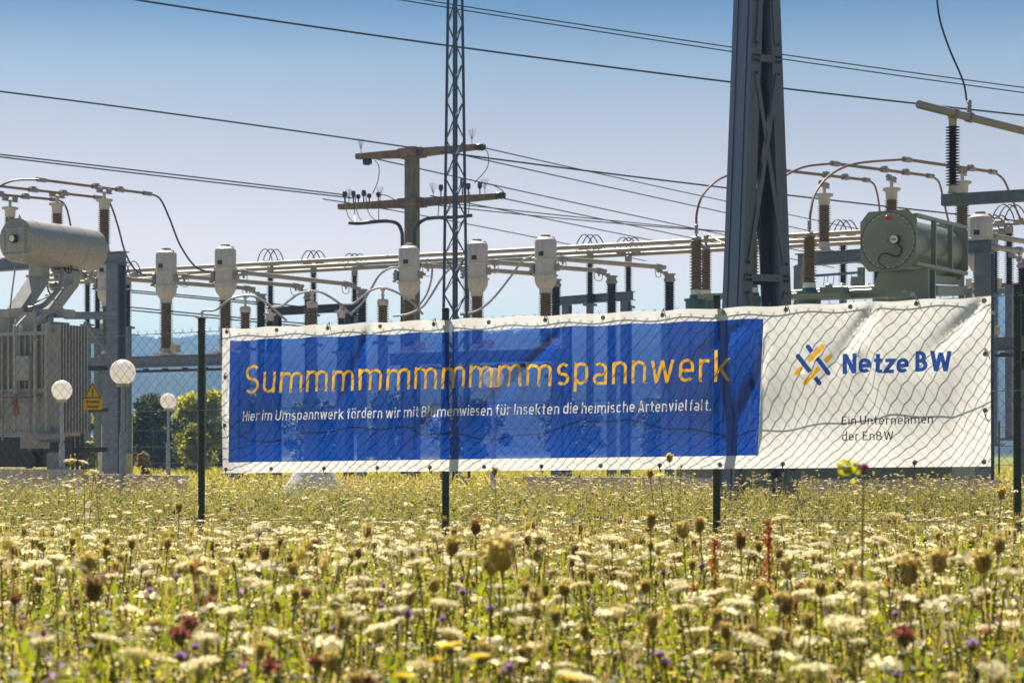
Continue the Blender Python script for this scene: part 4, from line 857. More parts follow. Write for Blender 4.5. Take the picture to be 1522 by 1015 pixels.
for y in (.95, 1.85):
    k = MB(); k.bar(c2 + s2 * (hs * .95) + UP * (hs * .76) + a2 * y, c2 + s2 * (hs * .95) - UP * (hs * .76) + a2 * y, .10, .05, s2); k.build('frame_upright', M['t_green'], t2)
k = MB(); k.prism([(-.48, 0), (.56, 0), (.56, -.62), (-.62, -.62), (-.62, -.35)], P(1340, 401, 40.1), s2, UP, a2, .06); k.prism([(-.5, 0), (.5, 0), (.5, -.62), (-.5, -.62)], P(1340, 401, 40.1) + a2 * .5, s2, UP, a2, .06); k.bar(P(1360, 402, 40.2) - UP * .3, P(1360, 402, 40.2) - UP * .3 + a2 * .6, .04, .6, s2); k.build('conservator_bracket', M['t_green'], t2, smooth=False)
k = MB(); k.bar(P(1373, 415, 40.6), P(1422, 418, 42.2), .1, .16); k.bar(P(1376, 432, 41.0), P(1420, 433, 42.4), .5, .2); k.tube(curve([P(1372, 424, 40.9), P(1380, 419, 41), P(1390, 412, 41.2)], 14), .05, 8)
for px in (1426, 1429, 1432): k.tube([P(px, 405, 42.3), P(px, 450, 42.3)], .022, 6)
k.build('conservator_pipework', M['t_green'], t2)
for px, yt, yb, Y, rc in ((1035, 352, 443, 40.7, .10), (1118, 348, 440, 39.6, .10), (1203, 346, 433, 38.5, .10), (1049.5, 366, 443, 41.9, .085)):
    b0 = P(px, yb, Y); b1 = P(px, yt, Y); hgt = b1.z - b0.z; k = MB(); k.lathe([(rc * 2.2, -.35), (rc * 2.2, 0), (rc * 2.5, 0), (rc * 2.5, .04), (rc * 1.5, .05)], b0 - UP * .06, n=22); k.lathe([(rc * 1.5, -.02), (rc * 1.35, .06)], b0, n=18)
    bu = k.build('bushing', M['t_green_dark'], t2)
    k = MB(); k.lathe([(rc * 1.3, 0), (rc * 1.2, .16), (rc * .9, .17)], b0, n=18); k.build('collar', M['white'], bu)
    k = MB(); k.lathe([(r_, z + .16) for r_, z in sheds(0, hgt - .22, rc * .95, rc * 1.42, 17)], b0, n=20); k.build('insulator', M['brown_ins'], bu, sharp=28)
    k = MB(); k.lathe([(rc, -.08), (rc * 1.05, -.02), (rc * .8, 0), (.02, .005), (.02, .06), (.04, .07), (.04, .11), (.025, .12), (.04, .14), (.04, .17), (.025, .18), (.04, .20), (.04, .23), (.02, .25)] if px != 1049.5 else [(rc, -.08), (rc, 0), (.03, .01), (.03, .12), (.05, .13), (.05, .22), (.02, .23)], b1, n=14); k.build('cap', M['cast'], bu)
k = MB(); k.tube(curve([P(1049, 352, 41.9), P(1056, 350, 41.8), P(1068, 358, 41.4), P(1085, 366, 41)], 16), .02, 7); k.build('bushing_lead', M['copper'], t2)
for c_, d_ in (((1242, 434, 38.3), (.46, .5, .16)), ((1222, 441, 38.0), (.9, .5, .1)), ((1296, 440, 38.5), (1.6, .3, .08)), ((1270, 427, 38.6), (.1, .1, .4)), ((1280, 418, 40.5), (.12, .12, .55)), ((1195, 418, 41.5), (.12, .12, .55)), ((1281, 432, 38.7), (.2, .2, .25)), ((1060, 441, 40.2), (.5, .4, .1)), ((1180, 441, 39), (.6, .4, .1)), ((1330, 438, 38.8), (.4, .3, .14))): k = MB(); k.box(P(*c_), d_, RE); k.build('cover_box', M['t_green'], t2)
for a_, b_ in (((1178, 434, 39.6), (1300, 427, 38.0)), ((1178, 438, 39.2), (1296, 432, 37.9)), ((1235, 428, 38.6), (1260, 428, 38.4))): k = MB(); k.cyl(P(*a_), P(*b_), .04, 10); k.build('cover_pipe', M['t_green'], t2)
for px in (1232, 1252, 1274, 1290): k = MB(); k.lathe([(.07, -.12), (.07, .06), (.03, .09)], P(px, 428, 38.6), n=12); k.build('cover_valve', M['t_green'], t2)
k = MB(); k.bar(P(1197, 411, 41.3), P(1278, 405, 40.3), .03, .05); 
for px in (1226, 1231, 1240, 1258, 1266): k.tube([P(px, 410 - (px - 1200) * .07, 41), P(px - 2, 424, 41)], .008, 4)
k.build('cable_tray', M['galv'], t2)

# ------------------------------------------------------------------ steel pylon
pc = P(1139.5, 0, 27.0); pc.z = 0; PR = 25.0
py_ = thing('steel_pylon', 'tall blue grey steel pylon of two braced channel legs behind the banner', 'pylon', pc, R(PR))
zt_ = 10.0; HW = lambda z: (1.07 - .089 * z) / 2 * .97; PD = .50
for s_ in (-1, 1):
    k = MB()
    for (x0, x1), (y0, y1) in (((-.0, .022), (0, PD)), ((.022, .165), (0, .022)), ((.022, .165), (PD - .022, PD))):
        vs_ = []
        for z in (0, zt_):
            e_ = -HW(z)
            for x, y in ((x0, y0), (x1, y0), (x1, y1), (x0, y1)): vs_.append((s_ * (e_ + x), y, z))
        k.add(vs_, [(3, 2, 1, 0), (4, 5, 6, 7), (0, 1, 5, 4), (1, 2, 6, 5), (2, 3, 7, 6), (3, 0, 4, 7)])
    for y in (.1, .36): 
        vs_ = []
        for z in (0, zt_):
            for x, yy in ((-.012, y), (0, y), (0, y + .04), (-.012, y + .04)): vs_.append((s_ * (-HW(z) + x), yy, z))
        k.add(vs_, [(3, 2, 1, 0), (4, 5, 6, 7), (0, 1, 5, 4), (1, 2, 6, 5), (2, 3, 7, 6), (3, 0, 4, 7)])
    k.build('leg', M['pylon'], py_, False, smooth=False)
zq = [.55, 3.31, 6.24, 9.2]
for z in zq:
    for y in (-.012, PD + .012):
        k = MB(); k.box((0, y, z), (2 * HW(z) - .06, .02, .095)); k.build('tie_plate', M['pylon'], py_, False)
    for s_ in (-1, 1):
        for dx, dz in ((.06, .03), (.06, -.03), (.11, .03), (.11, -.03), (.08, .2), (.08, -.2)):
            k = MB(); c_ = (s_ * (-HW(z) + dx), -.024, z + dz); k.lathe([(.018, 0), (.018, .014), (.009, .015), (.009, .03)], c_, (0, -1, 0), 6); k.build('bolt', M['dark_steel'], py_, False, smooth=False)
for i in range(3):
    z0, z1 = zq[i] + .18, zq[i + 1] - .18; zc = (z0 + z1) / 2 + .25
    for y, sg in ((-.018, 1), (PD + .018, -1)):
        for s_ in (-1, 1):
            a, b = Vector((s_ * (HW(z0) - .09), y + (.006 if s_ > 0 else -.006) * sg, z0)), Vector((-s_ * (HW(z1) - .09), y + (.006 if s_ > 0 else -.006) * sg, z1))
            k = MB(); k.bar(a, b, .058, .010, (1, 0, 0)); o2 = Vector((0, .035 * sg, 0)); k.bar(a + o2 + Vector((.024 * s_, 0, 0)), b + o2 + Vector((.024 * s_, 0, 0)), .010, .06, (1, 0, 0)); k.build('brace', M['pylon'], py_, False, smooth=False)
k = MB(); k.box((0, PD / 2, .06), (1.7, .9, .12)); k.box((-HW(0) + .1, PD / 2, .13), (.5, .8, .03)); k.box((HW(0) - .1, PD / 2, .13), (.5, .8, .03)); k.build('footing', M['concrete'], py_, False)

# ------------------------------------------------------------------ lattice mast
lc = P(676.5, 0, 45); lc.z = 0; lm = thing('lattice_mast', 'slender blue grey lattice mast rising out of the top of the picture', 'mast', lc, R(40))
LZ = 13.0; lw = lambda z: (.60 - .0285 * (z - 1)) / 1.40 / 2
cn = [(-1, -1), (1, -1), (1, 1), (-1, 1)]
for cx_, cy_ in cn:
    k = MB(); a, b = Vector((cx_ * lw(0), cy_ * lw(0), 0)), Vector((cx_ * lw(LZ), cy_ * lw(LZ), LZ))
    k.bar(a, b, .075, .012, (1, 0, 0)); k.bar(a, b, .012, .075, (1, 0, 0)); k.build('leg', M['mast'], lm, False, smooth=False)
for fi in range(4):
    a, b = cn[fi], cn[(fi + 1) % 4]; k = MB(); z = .2; j = fi % 2
    while z < LZ - .5:
        z2 = z + .43; p, q = (a, b) if j % 2 else (b, a); k.bar((p[0] * lw(z), p[1] * lw(z), z), (q[0] * lw(z2), q[1] * lw(z2), z2), .032, .010); z = z2; j += 1
    k.build('lacing', M['mast'], lm, False, smooth=False)

# ------------------------------------------------------------------ concrete pole with crossarms
YP = 62.0; qc = P(612.5, 0, YP); qc.z = 0; zt = P(0, 219, YP).z; cp = thing('concrete_pole', 'brown concrete power pole with two rusty crossarms', 'utility pole', qc, R(AX))
k = MB()
h0, h1 = .215, .19; pr = [(-1, -.7), (-.7, -1), (.7, -1), (1, -.7), (1, .7), (.7, 1), (-.7, 1), (-1, .7)]
k.add([(x * h0, y * h0, 0) for x, y in pr] + [(x * h1, y * h1, zt) for x, y in pr], [tuple(range(7, -1, -1)), tuple(range(8, 16))] + [(i, (i + 1) % 8, 8 + (i + 1) % 8, 8 + i) for i in range(8)]); k.build('shaft', M['pole_conc'], cp, False, smooth=False)
def arm(z, la, lb, hh):
    k = MB()
    for s_, L_ in ((-1, la), (1, lb)):
        x0 = s_ * .19; vs_ = []
        for x, q in ((x0, 1), (s_ * L_, .62)):
            for y, zz in ((-.13, -hh / 2), (.13, -hh / 2), (.13, hh / 2), (-.13, hh / 2)): vs_.append((x, y * (1 if q == 1 else .8), z + zz * q + (0 if q == 1 else hh * .12)))
        k.add(vs_, [(0, 1, 2, 3), (7, 6, 5, 4), (0, 4, 5, 1), (1, 5, 6, 2), (2, 6, 7, 3), (3, 7, 4, 0)])
    k.box((-.30, 0, z), (.22, .40, hh * 1.12)); k.box((.02, -.245, z), (.56, .1, hh * .98)); k.box((.02, .245, z), (.56, .1, hh * .98)); k.box((.32, 0, z), (.2, .38, hh * 1.1))
    return k.build('crossarm', M['rusty'], cp, False, smooth=False)
za = P(0, 228, YP).z; zb = P(0, 302, YP).z
a1 = arm(za, 2.0, 2.25, .26); a2_ = arm(zb, 2.65, 2.95, .26)
def pin(arm_, x, z, y=0.0, h_=.33):
    k = MB(); k.lathe([(.02, 0), (.02, h_ * .45), (.055, h_ * .5), (.05, h_ * .58), (.075, h_ * .62), (.07, h_ * .74), (.075, h_ * .78), (.06, h_), (.02, h_ * 1.02)], (x, y, z + .13), n=12); k.build('pin_insulator', M['black_ins'], arm_, False)
for x, y, h_ in ((-2.42, -.05, .36), (-2.1, -.05, .36), (-2.0, .08, .26), (-1.72, -.05, .36), (-1.6, .08, .26), (-1.25, .05, .28), (1.05, -.05, .36), (1.5, .05, .3), (1.8, -.05, .5), (1.95, .05, .36), (2.35, .05, .36)): pin(a2_, x, zb, y, h_)
for ar_, x, z in ((a1, -1.62, za - .15), (a1, 2.42, za + .02), (a2_, 3.1, zb + .05)):
    k = MB(); k.lathe([(.05, -.14), (.10, -.12), (.11, -.04), (.08, -.03), (.12, .0), (.11, .08), (.08, .09), (.09, .13), (.03, .15)], (x, 0, z), (1, .2, 0), 14); k.build('tension_insulator', M['black_ins'], ar_, False)
for ar_, x, z in ((a1, -1.85, za), (a1, 2.1, za + .03), (a2_, -2.3, zb), (a2_, 2.55, zb + .02), (a2_, .75, zb), (a2_, -1.15, zb)):
    k = MB(); b_ = Vector((x, 0, z + .12)); k.cyl(b_, b_ + UP * .1, .014, 6)
    for i in range(13): an = R(-24 + 4 * i); k.tube([b_ + UP * .1, b_ + UP * .1 + Vector((math.sin(an), random.uniform(-.15, .15), math.cos(an))) * .36], .004, 3)
    k.build('bird_spikes', M['cable_grey'], ar_, False)
for ps in ([(518, 331.5, 61.4), (535, 332, 61.4), (560, 329.5, 61.4), (578, 329, 61.4), (591, 333, 61.4), (597, 345, 61.4), (598, 365, 61.4), (598, 480, 61.4), (598, 705, 61.4)], [(701, 320.5, 60.4), (670, 323, 60.8), (645, 324, 61.2), (630, 327, 61.4), (620, 336, 61.4), (616, 350, 61.4), (616, 420, 61.4)]):
    k = MB(); k.tube(curve([P(*p) for p in ps], 50), .055, 8); k.build('conduit', M['dark_steel'], cp)
for ps in ([(513.5, 290, 63), (514, 308, 62.5), (518, 322, 62), (526, 331, 61.5)], [(528, 289, 63), (529, 306, 62.5), (533, 322, 62), (541, 332, 61.5)], [(544, 286, 63), (545, 305, 62.5), (550, 320, 62), (562, 330, 61.5)], [(565, 295, 62), (563, 312, 61.7), (563, 329, 61.4)], [(527, 300, 62), (527, 318, 62), (528, 331, 61.5)], [(652, 297, 61), (652, 310, 61), (651, 322, 60.8)], [(698, 285, 60), (698, 300, 60), (696, 318, 60.2)], [(662, 275, 61), (664, 300, 60.8), (660, 318, 60.7)],
           [(557, 238, 62.8), (563, 248, 62.8), (562, 268, 62.7), (554, 288, 62.6)], [(716, 219, 60.8), (725, 228, 60.7), (724, 250, 60.6), (705, 272, 60.5)], [(719, 273, 60.4), (734, 276, 60.4), (747, 284, 60.3), (751, 293, 60.3), (746, 296, 60.3)], [(560, 289, 62.4), (575, 291, 62.3), (590, 299, 62.1)]):
    k = MB(); k.tube(curve([P(*p) for p in ps], 24), .014, 5); k.build('jumper_wire', M['cable'], cp)

# ------------------------------------------------------------------ overhead lines
def line(label, pts, r_=.02, group=None):                    # Lagrange curve through 2 or 3 photo-plane points
    Q = [P(*p) for p in pts]; n = len(Q); ts = [(p[0] - pts[0][0]) / (pts[-1][0] - pts[0][0]) for p in pts]; out = []
    for i in range(41):
        t = i / 40; v = Vector((0, 0, 0))
        for a in range(n):
            c_ = 1.0
            for b in range(n):
                if a != b: c_ *= (t - ts[b]) / (ts[a] - ts[b])
            v += Q[a] * c_
        out.append(v)
    k = MB(); k.tube(out, r_, 5); return tag(k.build('power_line', M['cable']), label, 'power line', group)
line('overhead line crossing the whole sky above the lattice mast and pylon', [(150, -8, 55), (760, 81, 58), (1650, 185, 62)], .028)
line('upper wire of the pair crossing high behind the steel pylon', [(560, -11, 60), (1080, 69.5, 62), (1650, 147, 64)], .019)
line('lower wire of the pair crossing high behind the steel pylon', [(545, -8, 60), (1080, 76, 62), (1650, 155, 64)], .019)
line('overhead line from the left edge to the top crossarm of the concrete pole', [(-60, 129, 52), (300, 175.5, 57), (606, 219, 62)], .024)
line('upper wire of the pair from the left edge to the lower crossarm', [(-60, 223, 55), (260, 260, 58.5), (513, 290, 63)], .02)
line('lower wire of the pair from the left edge to the lower crossarm', [(-60, 226, 54), (260, 264.5, 58), (528, 295, 62.8)], .02)
line('thin line from the right tip of the top crossarm down to the right', [(718, 219.5, 60.7), (880, 256, 70), (1330, 352, 92)], .02)
line('thicker line from behind the top crossarm running to the right edge', [(655, 226, 61), (1075, 279, 66), (1650, 343, 74)], .027)
line('thin line spreading below the thicker line right of the lattice mast', [(690, 231, 61), (880, 273, 72), (1290, 362, 95)], .022)
line('thin line leaving the left tip of the top crossarm behind the pole', [(553, 235, 63), (760, 281, 75), (1300, 396, 110)], .024)
line('thin line from the right tip of the lower crossarm', [(748, 295, 60.4), (900, 327, 70), (1240, 398, 90)], .02)
line('upper of two nearly level lines crossing below the lower crossarm', [(640, 299, 61), (870, 324, 66), (1300, 364, 74)], .018)
line('lower of two nearly level lines crossing below the lower crossarm', [(640, 304, 61), (870, 328, 66), (1300, 358, 72)], .018)
line('thin line from the middle of the lower crossarm dropping to the right', [(640, 291, 61), (800, 323, 70), (1040, 372, 85)], .02)
line('lowest thin line dropping to the right past the lattice mast', [(480, 296, 63), (700, 334, 75), (960, 388, 90)], .02)
for i, (a, b, c_) in enumerate((((176, 430, 90), (330, 444, 88), (540, 466, 86)), ((176, 433, 90), (330, 447, 88), (540, 469, 86)), ((150, 452, 90), (300, 467, 88), (540, 488, 86)), ((150, 457, 90), (300, 471, 88), (540, 493, 86)))):
    line(('first', 'second', 'third', 'fourth')[i] + ' of four low distant wires behind the left instrument transformers, counted from the top', [a, b, c_], .03)
# red and white operating rods in the distance
def rod(label, a, b, m):
    k = MB(); k.tube([P(*a), P(*b)], .07, 8); k.box(P(*b), (.3, .2, .2)); k.box(P(*a), (.25, .2, .2)); return tag(k.build('switch_rod', m), label, 'switch')
for lb, a, b, Y in (('red switch rod beside the dark steel column', 96, 150, 66), ('red switch rod at the right edge beyond the green conservator', 1440, 1530, 58)):
    y = 489 if a < 800 else 424
    rt = thing('disconnector', lb, 'switch', Vector((P((a + b) / 2, 0, Y).x, Y, 0)))
    k = MB(); k.tube([P(a, y, Y), P(b, y - 1, Y)], .06, 8); k.build('rod', M['red'], rt)
    k = MB(); k.bar(P(a - 12, y + 9, Y), P(b + 30, y + 8, Y), .2, .14); k.build('beam', M['galv'], rt)
    for q in (a, (a + b) / 2, b):
        k = MB(); k.lathe([(.1, 0), (.12, .05), (.08, .2), (.1, .3), (.03, .32)], P(q, y + 6, Y), n=10); k.build('insulator', M['ct'], rt)
        if q != (a + b) / 2: k = MB(); f_ = P(q, y + 10, Y); k.bar(Vector((f_.x, f_.y, 0)), f_ - UP * .06, .18, .18, EV); k.build('post', M['galv'], rt)
# ------------------------------------------------------------------ the flower meadow
MW = [M['leaf_mid'], M['leaf_yel'], M['leaf_olive'], M['leaf_dark'], M['straw'], M['cream'], M['cream2'], M['seed'], M['seed_brown'], M['purple'], M['pinkred']]
def hcan(Y): return np.interp(Y, [0, 2.5, 3.4, 5.5, 7.5, 9.5, 12, 15, 19.2, 20.5, 23, 30, 36], [.57, .60, .68, .69, .63, .55, .47, .40, .38, .46, .58, .56, .45])
class Tpl:                                                   # a plant as quads, unit height 1 for stems, metres for leaves and flowers
    def __init__(s): s.q = []; s.m = []
    def quad(s, c, a, b, m): c, a, b = map(np.asarray, (c, a, b)); s.q.append([c - a, c + b, c + a, c - b]); s.m.append(m)
    def strip(s, p, q, w_, m):
        p, q = np.asarray(p, float), np.asarray(q, float); g = rng.uniform(0, math.pi); d = np.array([math.cos(g), math.sin(g), 0]) * w_ / 2
        s.q.append([p - d, p + d, q + d * .6, q - d * .6]); s.m.append(m)
    def out(s): return np.array(s.q, dtype=np.float32), np.array(s.m)
def rdir(up=0.3):
    v = rng.normal(size=3); v[2] = abs(v[2]) * up + rng.uniform(-.2, .5); return v / np.linalg.norm(v)
def leaf(t, c, ln, wd, m, up=.3):
    a = rdir(up); b = np.cross(a, rng.normal(size=3)); b /= np.linalg.norm(b) + 1e-9; t.quad(np.asarray(c) + a * ln / 2, a * ln / 2, b * wd / 2, m)
def leafy(H, n, pal, ln, wd):
    t = Tpl(); lx, ly = rng.uniform(-.12, .12, 2) * H; t.strip((0, 0, 0), (lx, ly, H), .005, rng.choice([2, 4, 1]))
    for i in range(n):
        z = H * rng.uniform(.25, 1.0) ** .7; k_ = z / H; leaf(t, (lx * k_, ly * k_, z), ln * rng.uniform(.6, 1.3), wd * rng.uniform(.6, 1.3), rng.choice(pal))
    for i in range(3): a = rdir(.6) * .08; z = H * rng.uniform(.4, .8); t.strip((lx * z / H, ly * z / H, z), (lx * z / H + a[0], ly * z / H + a[1], z + abs(a[2])), .003, 2)
    return t.out()
def umbel_q(t, c, R_, nrm, m, n, fs):
    c = np.asarray(c, float); nrm = nrm / np.linalg.norm(nrm); a = np.cross(nrm, [1, .3, 0]); a /= np.linalg.norm(a); b = np.cross(nrm, a)
    for i in range(n):
        r_ = R_ * math.sqrt((i + .5) / n); g = i * 2.39996; p = c + a * r_ * math.cos(g) + b * r_ * math.sin(g) + nrm * (R_ * .22 * (1 - (r_ / R_) ** 2) + rng.uniform(-.002, .002))
        n2 = nrm + rng.normal(size=3) * .7; n2 /= np.linalg.norm(n2); u_ = np.cross(n2, rng.normal(size=3)); u_ /= np.linalg.norm(u_); v_ = np.cross(n2, u_); s_ = fs * rng.uniform(.7, 1.25)
        t.quad(p, u_ * s_, v_ * s_, m)
def umbel_far(H, R_, m):
    t = Tpl(); x, y = rng.uniform(-.06, .06, 2); t.strip((0, 0, 0), (x, y, H - .03), .0045, 2); nm = np.array([rng.uniform(-.35, .35), rng.uniform(-.35, .35), 1]); umbel_q(t, (x, y, H), R_, nm, m, 16, R_ * .27)
    for i in range(5): g = i * 1.256; t.strip((x, y, H - .035), (x + R_ * .8 * math.cos(g), y + R_ * .8 * math.sin(g), H), .002, 2)
    return t.out()
def blob(t, c, rx, rz, m, n=6, k_=4):
    c = np.asarray(c, float); P_ = lambda i, j: c + np.array([rx * math.sin(math.pi * i / k_) * math.cos(2 * math.pi * j / n), rx * math.sin(math.pi * i / k_) * math.sin(2 * math.pi * j / n), -rz * math.cos(math.pi * i / k_)]) * rng.uniform(.92, 1.1)
    for i in range(k_):
        for j in range(n): t.q.append([P_(i, j), P_(i, j + 1), P_(i + 1, j + 1), P_(i + 1, j)]); t.m.append(m)
def seed_far(H, m):
    t = Tpl(); x, y = rng.uniform(-.05, .05, 2); t.strip((0, 0, 0), (x, y, H - .03), .0045, 4); blob(t, (x, y, H), .011, .014, m)
    for i in range(9): g = rng.uniform(0, 6.28); t.strip((x + .012 * math.cos(g), y + .012 * math.sin(g), H - .02), (x + .018 * math.cos(g), y + .018 * math.sin(g), H + .028), .003, rng.choice([7, 4]))
    return t.out()
def floret(H, m, n, s_):
    t = Tpl(); t.strip((0, 0, 0), (0, 0, H), .004, 2)
    for i in range(n): leaf(t, np.array([0, 0, H]) + rng.normal(size=3) * [.02, .02, .03], s_, s_ * .8, m)
    return t.out()
def speck(H, m, n, s_, spread=.09):
    t = Tpl()
    for i in range(n): leaf(t, (rng.normal() * spread, rng.normal() * spread, H * rng.uniform(.55, 1.0)), s_ * rng.uniform(.6, 1.3), s_ * .8 * rng.uniform(.6, 1.2), m if rng.random() < .7 else rng.choice([4, 1, 6]))
    return t.out()
chunks = {'q': [], 'm': []}
def scatter(tpls, n, Y0, Y1, power, smin=.8, smax=1.15, hk=None, tilt=.12, clump=0.0):
    Y = Y0 + (Y1 - Y0) * rng.random(n) ** power; X = (rng.random(n) - .5) * 2 * (Y * .325 + .85); which = rng.integers(0, len(tpls), n)
    fy = F0.y + (X - F0.x) * (FDIR.y / FDIR.x); keep = (np.abs(Y - fy) > .06) & (rng.random(n) < 1.15 - clump * (.5 + .5 * np.sin(X * 3.1 + 2 * np.sin(Y * 1.3)) * np.sin(Y * 2.1 + X))); X, Y, which = X[keep], Y[keep], which[keep]
    for w_ in range(len(tpls)):
        q, m_ = tpls[w_]; s_ = which == w_; x, y = X[s_], Y[s_]; N = len(x)
        if N == 0: continue
        hc = hcan(y) / .7 * (rng.uniform(smin, smax, N) if hk is None else np.full(N, hk)) * (1 + .10 * np.sin(x * 2.3 + y * 1.1) * np.cos(y * 1.7 - x))
        g = rng.uniform(0, 2 * math.pi, N); c_, s2_ = np.cos(g), np.sin(g); tx, ty = rng.normal(0, tilt, N), rng.normal(0, tilt, N)
        v = q[None].repeat(N, 0); xx = v[..., 0] * c_[:, None, None] - v[..., 1] * s2_[:, None, None]; yy = v[..., 0] * s2_[:, None, None] + v[..., 1] * c_[:, None, None]
        zz = v[..., 2] * (.25 + .75 * hc)[:, None, None] if False else v[..., 2] + (.7 * (hc - 1))[:, None, None] * (v[..., 2] / .7)
        xx = xx + tx[:, None, None] * zz + x[:, None, None]; yy = yy + ty[:, None, None] * zz + y[:, None, None]
        chunks['q'].append(np.stack([xx, yy, np.maximum(zz, .0)], -1).reshape(-1, 4, 3).astype(np.float32)); chunks['m'].append(np.tile(m_, N))
H0 = .66
G_ = [leafy(H0 * rng.uniform(.7, .98), 26, p, l * .72, w_ * .72) for p, l, w_ in (([0, 1, 2], .045, .014), ([1, 1, 0, 4], .035, .012), ([2, 3, 3], .05, .014), ([0, 1, 1], .028, .016), ([2, 4, 1], .05, .008), ([3, 3, 0], .04, .018), ([0, 0, 1], .06, .010), ([3, 3, 2], .03, .012))]
LOW = [leafy(H0 * rng.uniform(.4, .7), 26, p, .06, .02) for p in ([0, 3, 3], [2, 3, 0], [3, 3, 2], [0, 3])]  # low layer in mostly dark leaf colours, imitating shade between the plants
UM = [umbel_far(H0 * rng.uniform(.88, 1.1), R_, m) for R_, m in ((.025, 5), (.019, 5), (.029, 5), (.018, 6), (.023, 5), (.021, 6))]
SE = [seed_far(H0 * rng.uniform(.88, 1.12), m) for m in (7, 7, 8, 7, 7, 8)]
PU = [floret(H0 * rng.uniform(.75, 1.0), m, 8, .016) for m in (9, 9, 10)]
GB = []
for p_ in ([1, 4], [4, 4, 0], [1, 0], [2, 1]):
    t = Tpl()
    for i in range(7):
        a = rng.normal(size=2) * .03; b = rng.normal(size=2) * .10; h_ = H0 * rng.uniform(.75, 1.1); mz = h_ * .55; md = (a[0] + b[0] * .3, a[1] + b[1] * .3, mz); m_ = rng.choice(p_); t.strip((a[0], a[1], 0), md, .006, m_); t.strip(md, (a[0] + b[0], a[1] + b[1], h_), .0045, m_)
    GB.append(t.out())
SP = [speck(H0, m, 18, .009) for m in (6, 5, 4, 3, 1, 5, 8, 2)]
scatter(LOW, 16500, 1.9, 30, 1.6)
scatter(G_, 22500, 1.9, 9, 1.2); scatter(G_, 19500, 8, 34, 1.3)
scatter(GB, 609, 2.2, 9, 1.1, .8, 1.08, clump=1); scatter(GB, 1232, 8, 34, 1.2, .9, 1.15)
scatter(SP, 7177, 1.9, 9, 1.3, .85, 1.1); scatter(SP, 10800, 8, 34, 1.25, .9, 1.12)
scatter(UM, 1305, 3.2, 9, .95, .95, 1.14, tilt=.05, clump=1); scatter(UM, 7800, 7.0, 34, 1.15, .94, 1.18, tilt=.05, clump=1)
scatter(SE, 435, 4, 9, 1, .9, 1.1, tilt=.05); scatter(SE, 2850, 8.5, 34, 1.2, .95, 1.2, tilt=.05, clump=1)
scatter(PU, 174, 3, 9, 1, .9, 1.1, tilt=.05); scatter(PU, 470, 8, 30, 1.2, .95, 1.15, tilt=.05)
scatter(UM, 78, 11, 24, 1, 1.25, 1.7, tilt=.05); scatter(SE, 89, 11, 24, 1, 1.2, 1.65, tilt=.06); scatter(G_, 134, 12, 26, 1, 1.2, 1.55)
Q = np.concatenate(chunks['q']); MI = np.concatenate(chunks['m'])
tag(np_mesh('meadow', Q.reshape(-1, 3), np.arange(len(Q) * 4).reshape(-1, 4), MW, MI), kind='stuff')
# dry grass between the yard blocks and on the lawn
chunks = {'q': [], 'm': []}
GT = []
for p in ([1, 4, 0], [1, 1, 4], [4, 4, 1], [0, 1, 1]):
    t = Tpl()
    for i in range(12): a = rng.normal(size=2) * .10; b = rng.normal(size=2) * .16; h_ = rng.uniform(.2, .42); t.strip((a[0], a[1], 0), (a[0] + b[0], a[1] + b[1], h_), .022, rng.choice(p))
    GT.append(t.out())
hc_old = hcan
def hcan(Y): return np.interp(Y, [35, 50, 60, 120], [.85, .7, .55, .5])
scatter(GT, 5200, 42, 118, 1.3)
Q = np.concatenate(chunks['q']); MI = np.concatenate(chunks['m'])
tag(np_mesh('dry_grass', Q.reshape(-1, 3), np.arange(len(Q) * 4).reshape(-1, 4), MW, MI), kind='stuff')
hcan = hc_old
# individual flowers: the largest umbels and seed heads
def tpl_mesh(name, q, m, mats):
    me = bpy.data.meshes.new(name); V = q.reshape(-1, 3); n = len(q); me.vertices.add(len(V)); me.vertices.foreach_set('co', V.ravel()); me.loops.add(4 * n); me.loops.foreach_set('vertex_index', np.arange(4 * n, dtype=np.int32))
    me.polygons.add(n); me.polygons.foreach_set('loop_start', np.arange(0, 4 * n, 4, dtype=np.int32))
    for x in mats: me.materials.append(x)
    me.polygons.foreach_set('material_index', np.asarray(m, dtype=np.int32)); me.update(calc_edges=True); return me
def part_of(root, name, me): o = bpy.data.objects.new(name, me); COL.objects.link(o); o.parent = root; return o
def stem_mesh(H, bend, r_=.0024, m='leaf_olive', leaves=3):
    k = MB(); pts = [(bend[0] * (t_ / 6) ** 2, bend[1] * (t_ / 6) ** 2, H * t_ / 6) for t_ in range(7)]; k.tube(pts, [r_ * (1.3 - .5 * t_ / 6) for t_ in range(7)], 5)
    for i in range(leaves):
        z = H * random.uniform(.3, .75); f = (z / H) ** 2; g = random.uniform(0, 6.28); c = Vector((bend[0] * f, bend[1] * f, z)); d = Vector((math.cos(g), math.sin(g), .35)); e = c + d * .1
        k.tube([c, e], [.0012, .0008], 4)
        for j in range(5): q = c.lerp(e, .3 + .17 * j); sd_ = d.cross(UP).normalized(); k.add([q, q + sd_ * .022 + d * .01, q + d * .014, q - sd_ * .022 + d * .01], [(0, 1, 2, 3)])
    me = bpy.data.meshes.new('stem'); me.from_pydata(k.v, [], k.f); me.materials.append(M[m]); return me
